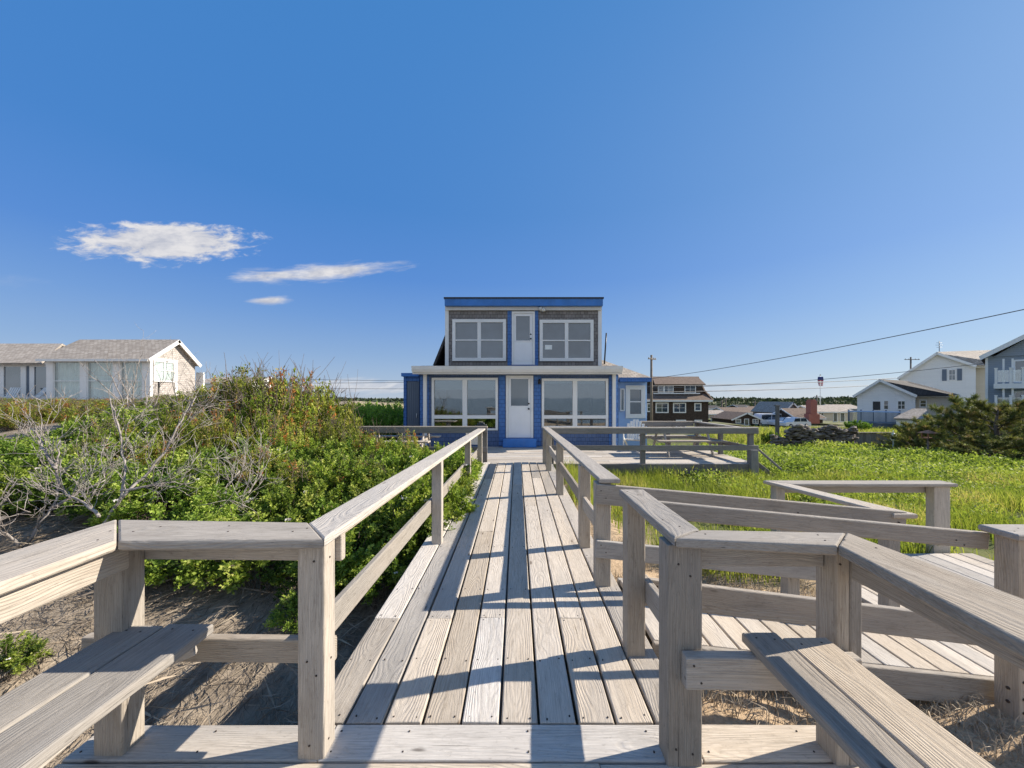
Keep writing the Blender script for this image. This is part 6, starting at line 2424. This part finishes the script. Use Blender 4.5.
for lab, limbs, seed in (
        ('bare grey weathered shrub leaning over the litter slope at the left edge', [([(22, 552), (36, 530), (57, 500), (56, 466), (60, 440)], 3.9, 4.2), ([(50, 508), (75, 495), (105, 480)], 4.0, 4.3), ([(20, 548), (8, 535), (-14, 522)], 3.9, 3.7), ([(56, 470), (44, 452), (36, 432), (30, 428)], 4.1, 4.3)], 21),
        ('bare grey forked shrub standing among the roses behind the left bay railing', [([(100, 530), (124, 494), (124, 462), (116, 425), (110, 398)], 4.0, 4.4), ([(122, 497), (142, 478), (165, 452), (182, 420), (196, 396)], 4.0, 4.5), ([(100, 515), (82, 503), (60, 490)], 3.95, 4.1), ([(120, 492), (150, 486), (175, 482)], 4.0, 4.2)], 22),
        ('low tangle of bare twigs at the foot of the roses behind the left cap rail', [([(180, 520), (200, 500), (225, 488), (240, 470)], 4.4, 4.9), ([(190, 515), (215, 512), (245, 505)], 4.3, 4.5), ([(230, 505), (250, 490), (262, 472)], 4.6, 5.0)], 23)):
    r = random.Random(seed)
    t = thing('dead_shrub', lab, 'dead shrub', at(100, 520, 4.3))
    m = MB(seed)
    sub = MB(seed + 1)
    for pix, d0, d1 in limbs:
        limb(m, pix, d0, d1, 0.017 if seed != 23 else 0.010, 0.006 if seed != 23 else 0.005, r, 0)
        limb(sub, pix, d0, d1, 0.004, 0.003, random.Random(seed + len(pix)), 11 if seed != 23 else 7, 2)
    m.build('trunk', 'dead_bark', t)
    sub.build('twigs', 'dead_bark', t)
# bare twigs reaching out of the scrub top
for lab, x, y, seed in (('spray of bare grey branches rising out of the scrub in front of the cottage gable', -7.9, 8.3, 31), ('thin bare branches standing above the middle of the tall scrub', -6.2, 8.2, 32), ('bare branches rising from the scrub beside the left deck', -4.9, 8.6, 33), ('bare pale branches in the scrub below the cottage windows', -9.6, 9.2, 34)):
    r = random.Random(seed)
    t = thing('dead_shrub', lab, 'dead shrub', (x, y, gz(x, y)))
    m = MB(seed)
    for k in range(6):
        branchy(m, Vector((x + r.uniform(-.5, .5), y + r.uniform(-.3, .3), gz(x, y) + 0.3)), Vector((r.gauss(0, .45), r.gauss(-.2, .3), 1)).normalized(), r.uniform(0.8, 1.35), 0.013, 2, r)
    m.build('branches', 'dead_bark', t)

# ---- litter of dry grass on the slope (uncountable)
n = 26000
x = rng.uniform(-6.5, -1.05, n)
y = rng.uniform(1.0, 5.8, n)
keep = ~((x > -2.0) & (y < 1.85))
x, y = x[keep], y[keep]
n = len(x)
z = ground_z(x, y) + rng.uniform(0.0, 0.07, n)
cl = np.sin(x * 3.1 + 1.3 * np.sin(y * 2.3)) + 0.6 * np.sin(y * 5.0 + x * 2.0)
an = -1.1 + 0.6 * cl + rng.normal(0, 0.5, n)
A = np.stack([np.cos(an), np.sin(an), rng.normal(0.02, 0.10, n)], 1)
Ls = rng.uniform(0.08, 0.30, n)
V, Fc, tt = leaf_quads(np.stack([x, y, z], 1), A, Ls, rng.uniform(0.003, 0.008, n), np.clip(rng.normal(0.42, 0.24, n), 0, 1), 0.1)
n2 = 1500
x2, y2 = rng.uniform(-5.5, -1.1, n2), rng.uniform(1.2, 5.0, n2)
k2 = ~((x2 > -2.0) & (y2 < 1.85))
x2, y2 = x2[k2], y2[k2]
n2 = len(x2)
a2 = rng.uniform(0, 6.283, n2)
A2 = np.stack([np.cos(a2), np.sin(a2), rng.normal(0.12, 0.16, n2)], 1)
L2 = rng.uniform(0.15, 0.5, n2)
Vb, Fb, tb_ = leaf_quads(np.stack([x2, y2, ground_z(x2, y2) + 0.03], 1), A2, L2, rng.uniform(0.006, 0.016, n2), np.clip(rng.normal(0.7, 0.25, n2), 0, 1), 0.3)
V, Fc, tt = np.concatenate([V, Vb]), np.concatenate([Fc, Fb + len(V)]), np.concatenate([tt, tb_])
o = raw_mesh('dry_grass_litter', V, Fc, 'dry_grass', None, tt)
tag(o, 'matted dry grass and sticks covering the bare slope left of the boardwalk', 'dry grass', None, 'stuff')
# tussocks of dry grass in the sand right of the boardwalk
n = 11000
x = rng.uniform(0.86, 2.9, n)
y = rng.uniform(1.85, 4.6, n)
m_ = (np.sin(x * 5.2 + 2 * np.sin(y * 3)) + np.sin(y * 6.1)) > -0.7
x, y = x[m_], y[m_]
inr = (y > 2.36) & (y < 3.2)
x, y = x[~inr], y[~inr]
n = len(x)
P = np.stack([x, y, ground_z(x, y) - 0.01], 1)
lean = rng.normal(0, 0.75, (n, 3))
lean[:, 2] = 0
V, Fc, tt = blades(P, rng.uniform(0.03, 0.13, n), rng.uniform(0.004, 0.008, n), lean, np.clip(rng.normal(0.72, 0.2, n), 0, 1))
o = raw_mesh('dry_grass_tufts', V, Fc, 'dry_grass', None, tt)
tag(o, 'straw-coloured dry grass tufts in the sand between the boardwalk and the ramp', 'dry grass', None, 'stuff')

# ---- long green grass between the deck, the ramp and the lower landing
n = 92000
x = rng.uniform(0.95, 14.0, n)
y = rng.uniform(3.7, 9.0, n)
ok = ~((x < 5.4) & (x > 3.1) & (y < 4.45)) & ~((x < 3.3) & (y < 3.3 + 0.9 * rng.uniform(0, 1, n)))
ok &= ~((x < 1.9 + 0.3 * np.sin(y * 4)) & (y < 6.4) & (rng.uniform(0, 1, n) < 1.0 - 0.22 * np.maximum(0, y - 4.4)))
ok &= (np.sin(x * 2.1 + y) + np.sin(y * 2.7 - x * 1.3) + rng.normal(0, 0.6, n)) > -0.55
x, y = x[ok], y[ok]
n = len(x)
P = np.stack([x, y, ground_z(x, y) - 0.02], 1)
lean = rng.normal(0, 0.34, (n, 3))
lean[:, 0] -= 0.12
lean[:, 2] = 0
pat = 0.5 + 0.12 * np.sin(x * 1.9 + 0.7 * y) + 0.1 * np.sin(y * 2.3)
H = rng.uniform(0.18, 0.42, n) * (0.8 + 0.4 * pat)
H *= np.where((y > 8.3) & (x < 6), 1.1, 1.0)
V, Fc, tt = blades(P, H, rng.uniform(0.006, 0.012, n), lean, np.clip(rng.normal(0.0, 0.20, n) + pat + 0.55 * np.clip(np.sin(x * 0.9 - y * 1.7) + np.sin(y * 1.1 + x * 2.3) - 1.1, 0, 1), 0, 1))
o = raw_mesh('long_grass', V, Fc, 'grass_blade', None, tt)
tag(o, 'long bright green grass growing between the boardwalk and the lower landing', 'grass', None, 'stuff')

# ---- leafy low plants over the field to the far wall
nc = 6400
cx0 = rng.uniform(-1, 1, nc)
cy0 = 7.2 + 11.8 * rng.uniform(0, 1, nc) ** 0.85
cx0 = 1.2 + (cy0 * 1.5 - 1.2) * (0.5 + 0.5 * cx0)
ok = ~((cy0 < 12.3) & (cx0 < 6.1) & (cy0 > 8.8)) & ~((cy0 < 8.8) & (cx0 < 4.2)) & ~((cy0 > 12.2) & (cx0 < 5.4))
cx0, cy0 = cx0[ok], cy0[ok]
nc = len(cx0)
per = 26
hh = 0.10 + 0.20 * rng.uniform(0, 1, nc) ** 1.5 + 0.10 * np.clip(np.sin(cx0 * 0.9 + cy0 * 0.7) + np.sin(cy0 * 1.1 - cx0 * .4), 0, 2)
x = np.repeat(cx0, per) + rng.normal(0, 0.16, nc * per)
y = np.repeat(cy0, per) + rng.normal(0, 0.16, nc * per)
n = len(x)
u = rng.uniform(0, 1, n)
z = ground_z(x, y) + np.repeat(hh, per) * u
A = rng.normal(0, 0.7, (n, 3))
A[:, 2] = np.abs(A[:, 2]) * 0.6 + 0.15
Ls = rng.uniform(0.6, 1.2, n) * (0.030 + 0.0058 * y)
tone = np.repeat(np.clip(rng.normal(0.5, 0.16, nc) + 0.12 * np.sin(cx0 * .8 + cy0 * .5), 0.1, 0.95), per) + rng.normal(0, 0.08, n) + 0.15 * (u - 0.5)
V, Fc, tt = leaf_quads(np.stack([x, y, z], 1), A, Ls, Ls * 0.5, np.clip(tone, 0, 1), 0.2)
nc2 = 2600
cx1 = rng.uniform(3.2, 13.0, nc2)
cy1 = rng.uniform(4.7, 9.0, nc2)
ok = (np.sin(cx1 * 1.3 + cy1 * 0.8) + np.sin(cy1 * 2.1 - cx1 * 0.9) + rng.normal(0, 0.5, nc2)) > 0.1
ok &= ~((cy1 > 8.6) & (cx1 < 6.1))
cx1, cy1 = cx1[ok], cy1[ok]
nc2 = len(cx1)
x1_ = np.repeat(cx1, 22) + rng.normal(0, 0.10, nc2 * 22)
y1_ = np.repeat(cy1, 22) + rng.normal(0, 0.10, nc2 * 22)
n1_ = len(x1_)
u1 = rng.uniform(0, 1, n1_)
z1_ = ground_z(x1_, y1_) + np.repeat(rng.uniform(0.14, 0.34, nc2), 22) * u1
A1 = rng.normal(0, 0.7, (n1_, 3))
A1[:, 2] = np.abs(A1[:, 2]) * 0.5 + 0.2
L1_ = rng.uniform(0.035, 0.075, n1_)
t1_ = np.clip(np.repeat(rng.normal(0.5, 0.2, nc2), 22) + rng.normal(0, 0.1, n1_), 0, 1)
Vb, Fb, tb_ = leaf_quads(np.stack([x1_, y1_, z1_], 1), A1, L1_, L1_ * 0.5, t1_, 0.2)
V, Fc, tt = np.concatenate([V, Vb]), np.concatenate([Fc, Fb + len(V)]), np.concatenate([tt, tb_])
o = raw_mesh('field_plants', V, Fc, 'weed_leaf', None, tt)
tag(o, 'low leafy green plants covering the field up to the rubble wall', 'ground cover', None, 'stuff')
# rough grass behind the wall
n = 15000
y = rng.uniform(19.6, 34, n)
x = y * rng.uniform(0.50, 1.15, n)
P = np.stack([x, y, ground_z(x, y) - 0.02], 1)
lean = rng.normal(0, 0.4, (n, 3))
lean[:, 2] = 0
V, Fc, tt = blades(P, rng.uniform(0.2, 0.55, n), rng.uniform(0.02, 0.05, n), lean, np.clip(rng.normal(0.62, 0.2, n), 0, 1))
o = raw_mesh('rough_grass', V, Fc, 'grass_blade', None, tt)
tag(o, 'rough yellow-green grass beyond the rubble wall in front of the village', 'grass', None, 'stuff')


# ---- pines at the right edge of the field
def make_pine(seed, height=1.9, spread=1.3, nlimb=15):
    r = random.Random(seed)
    m = MB(seed)
    tufts = []
    trunk = [Vector((0, 0, -0.2)), Vector((0.05, 0, height * 0.3)), Vector((0.12, 0.05, height * 0.62)), Vector((0.1, 0.0, height * 0.92))]
    m.tube(trunk, [0.085, 0.065, 0.045, 0.018], 7)
    lb = MB(seed + 1)
    for k in range(nlimb):
        t = 0.08 + 0.86 * k / nlimb
        p = Vector((0.1 * t, 0.03 * t, height * 0.92 * t))
        an = k * 2.4 + r.uniform(-.4, .4)
        ln = spread * (1.05 - 0.72 * t) * r.uniform(0.75, 1.15)
        d_ = Vector((math.cos(an), math.sin(an), 0.22 + 0.35 * t))
        pts, q = [p], p
        for i in range(6):
            d_ = (d_ + Vector((r.gauss(0, .10), r.gauss(0, .10), 0.05 + r.gauss(0, .05)))).normalized()
            q = q + d_ * ln / 6
            pts.append(q)
        lb.tube(pts, [0.03 * (1 - t * .5) * (1 - i / 8) for i in range(7)], 5)
        for i in range(2, 7):
            for s in range(3):
                d2 = (d_ + Vector((r.gauss(0, .75), r.gauss(0, .75), r.gauss(.35, .3)))).normalized()
                l2 = ln * r.uniform(0.16, 0.36)
                e = pts[i] + d2 * l2
                lb.tube([pts[i], pts[i].lerp(e, .5) + Vector((0, 0, -.01)), e], [0.009, 0.007, 0.005], 4)
                tufts.append((e, d2))
                tufts.append((pts[i].lerp(e, 0.6), d2))
        tufts.append((pts[-1], d_))
    tufts.append((trunk[-1], Vector((0, 0, 1))))
    g = np.random.default_rng(seed)
    C, A, T = [], [], []
    for e, d2 in tufts:
        tone = np.clip(g.normal(0.5, 0.2), 0, 0.9)
        if g.uniform() < 0.07:
            tone = 1.0
        for j in range(34):
            C.append(np.array(e) + np.array(d2) * g.uniform(-0.09, 0.05))
            A.append(np.array(d2) * 0.75 + g.normal(0, 0.55, 3))
            T.append(np.clip(tone + g.normal(0, 0.1), 0, 1))
    n = len(C)
    V, Fc, tt = leaf_quads(np.array(C), np.array(A), g.uniform(0.08, 0.15, n), np.full(n, 0.014), np.array(T), 0.05, g)
    return m, lb, (V, Fc, tt)


pines = []
for i in range(3):
    trunk_, limbs_, fol = make_pine(700 + 5 * i, (2.0, 1.7, 1.3)[i], (1.35, 1.45, 1.3)[i])
    t = thing('pine_shrub', 'p', 'pine', (0, 0, 0), None)
    trunk_.build('trunk', 'pine_bark', t)
    limbs_.build('branches', 'pine_bark', t)
    raw_mesh('crown', *fol[:2], 'pine_needle', t, fol[2])
    pines.append(t)
for i, (px_, dd, k, s, sz, lab) in enumerate((
        (962, 15.0, 0, 1.05, 1.12, 'tallest dark pine shrub in front of the white houses'),
        (1000, 13.5, 1, 1.2, 1.0, 'broad pine shrub at the right edge of the field'),
        (918, 16.0, 2, 1.0, 0.95, 'low pine shrub behind the bird feeder'),
        (1040, 14.5, 0, 1.1, 0.95, 'pine shrub cut by the right edge of the view'),
        (940, 17.5, 1, 1.0, 1.0, 'pine shrub standing behind the bird feeder toward the white house'),
        (985, 12.2, 2, 1.05, 0.62, 'lowest pine shrub spreading into the field plants'),
        (1012, 17.0, 1, 1.1, 1.1, 'pine shrub just below the slate blue balcony house'),
        (1055, 11.8, 2, 1.2, 0.8, 'low pine shrub nearest the camera at the right edge'),
        (906, 17.8, 2, 0.7, 0.8, 'small pine shrub beside the end of the board fence'))):
    p = at(px_, 400, dd)
    place(pines[k], p.x, dd, s, s * sz, label=lab)
# round dark bush by the porch and small one by the post
db = [shrub_thing('round_bush', 'dark round bush in front of the pale blue lattice fence', 'shrub', make_scrub(650, 0.8, 1.1, 90, (0.06, 0.1), 0.5, 0.15, 0.1, 0.0, 0), 'hedge_leaf', None)]
p = at(857.5, 425, 30)
o = place(db[0], p.x, 30, 1.05, 0.85)
p = at(772, 435, 20.5)
o = place(db[0], p.x, 20.5, 0.6, 0.75, label='small dark bush at the foot of the single dark post')

# ---- far tree line (reads as one mass)
n = 26000
x = rng.uniform(-700, 1500, n)
y = 520 + rng.uniform(-30, 60, n)
hmax = 3.6 + 1.4 * np.sin(x * 0.013) + 1.5 * np.sin(x * 0.041 + 1) + 0.8 * np.sin(x * 0.13)
z = -3.2 + np.maximum(1.5, hmax) * rng.uniform(0, 1, n) ** 0.8 * 0.95
A = rng.normal(0, 1, (n, 3))
Ls = rng.uniform(3.0, 6.0, n)
V, Fc, tt = leaf_quads(np.stack([x, y, z], 1) - A * 0.8, A, Ls, Ls * 0.7, rng.uniform(0, 1, n), 0.2)
n2 = 16000
x2 = rng.uniform(-170, 420, n2)
y2 = 185 + rng.uniform(-12, 25, n2)
h2 = 2.9 + 0.7 * np.sin(x2 * 0.05) + 0.5 * np.sin(x2 * 0.17 + 1) + 0.35 * np.sin(x2 * 0.43)
z2 = -3.5 + np.maximum(0.8, h2) * rng.uniform(0, 1, n2) ** 0.8
A2 = rng.normal(0, 1, (n2, 3))
L2 = rng.uniform(0.9, 1.8, n2)
Vb, Fb, tb_ = leaf_quads(np.stack([x2, y2, z2], 1), A2, L2, L2 * 0.7, rng.uniform(0, 1, n2), 0.2)
V, Fc, tt = np.concatenate([V, Vb]), np.concatenate([Fc, Fb + len(V)]), np.concatenate([tt, tb_])
o = raw_mesh('far_trees', V, Fc, 'far_leaf', None, tt)
tag(o, 'far dark line of trees along the horizon beyond the village', 'trees', None, 'stuff')
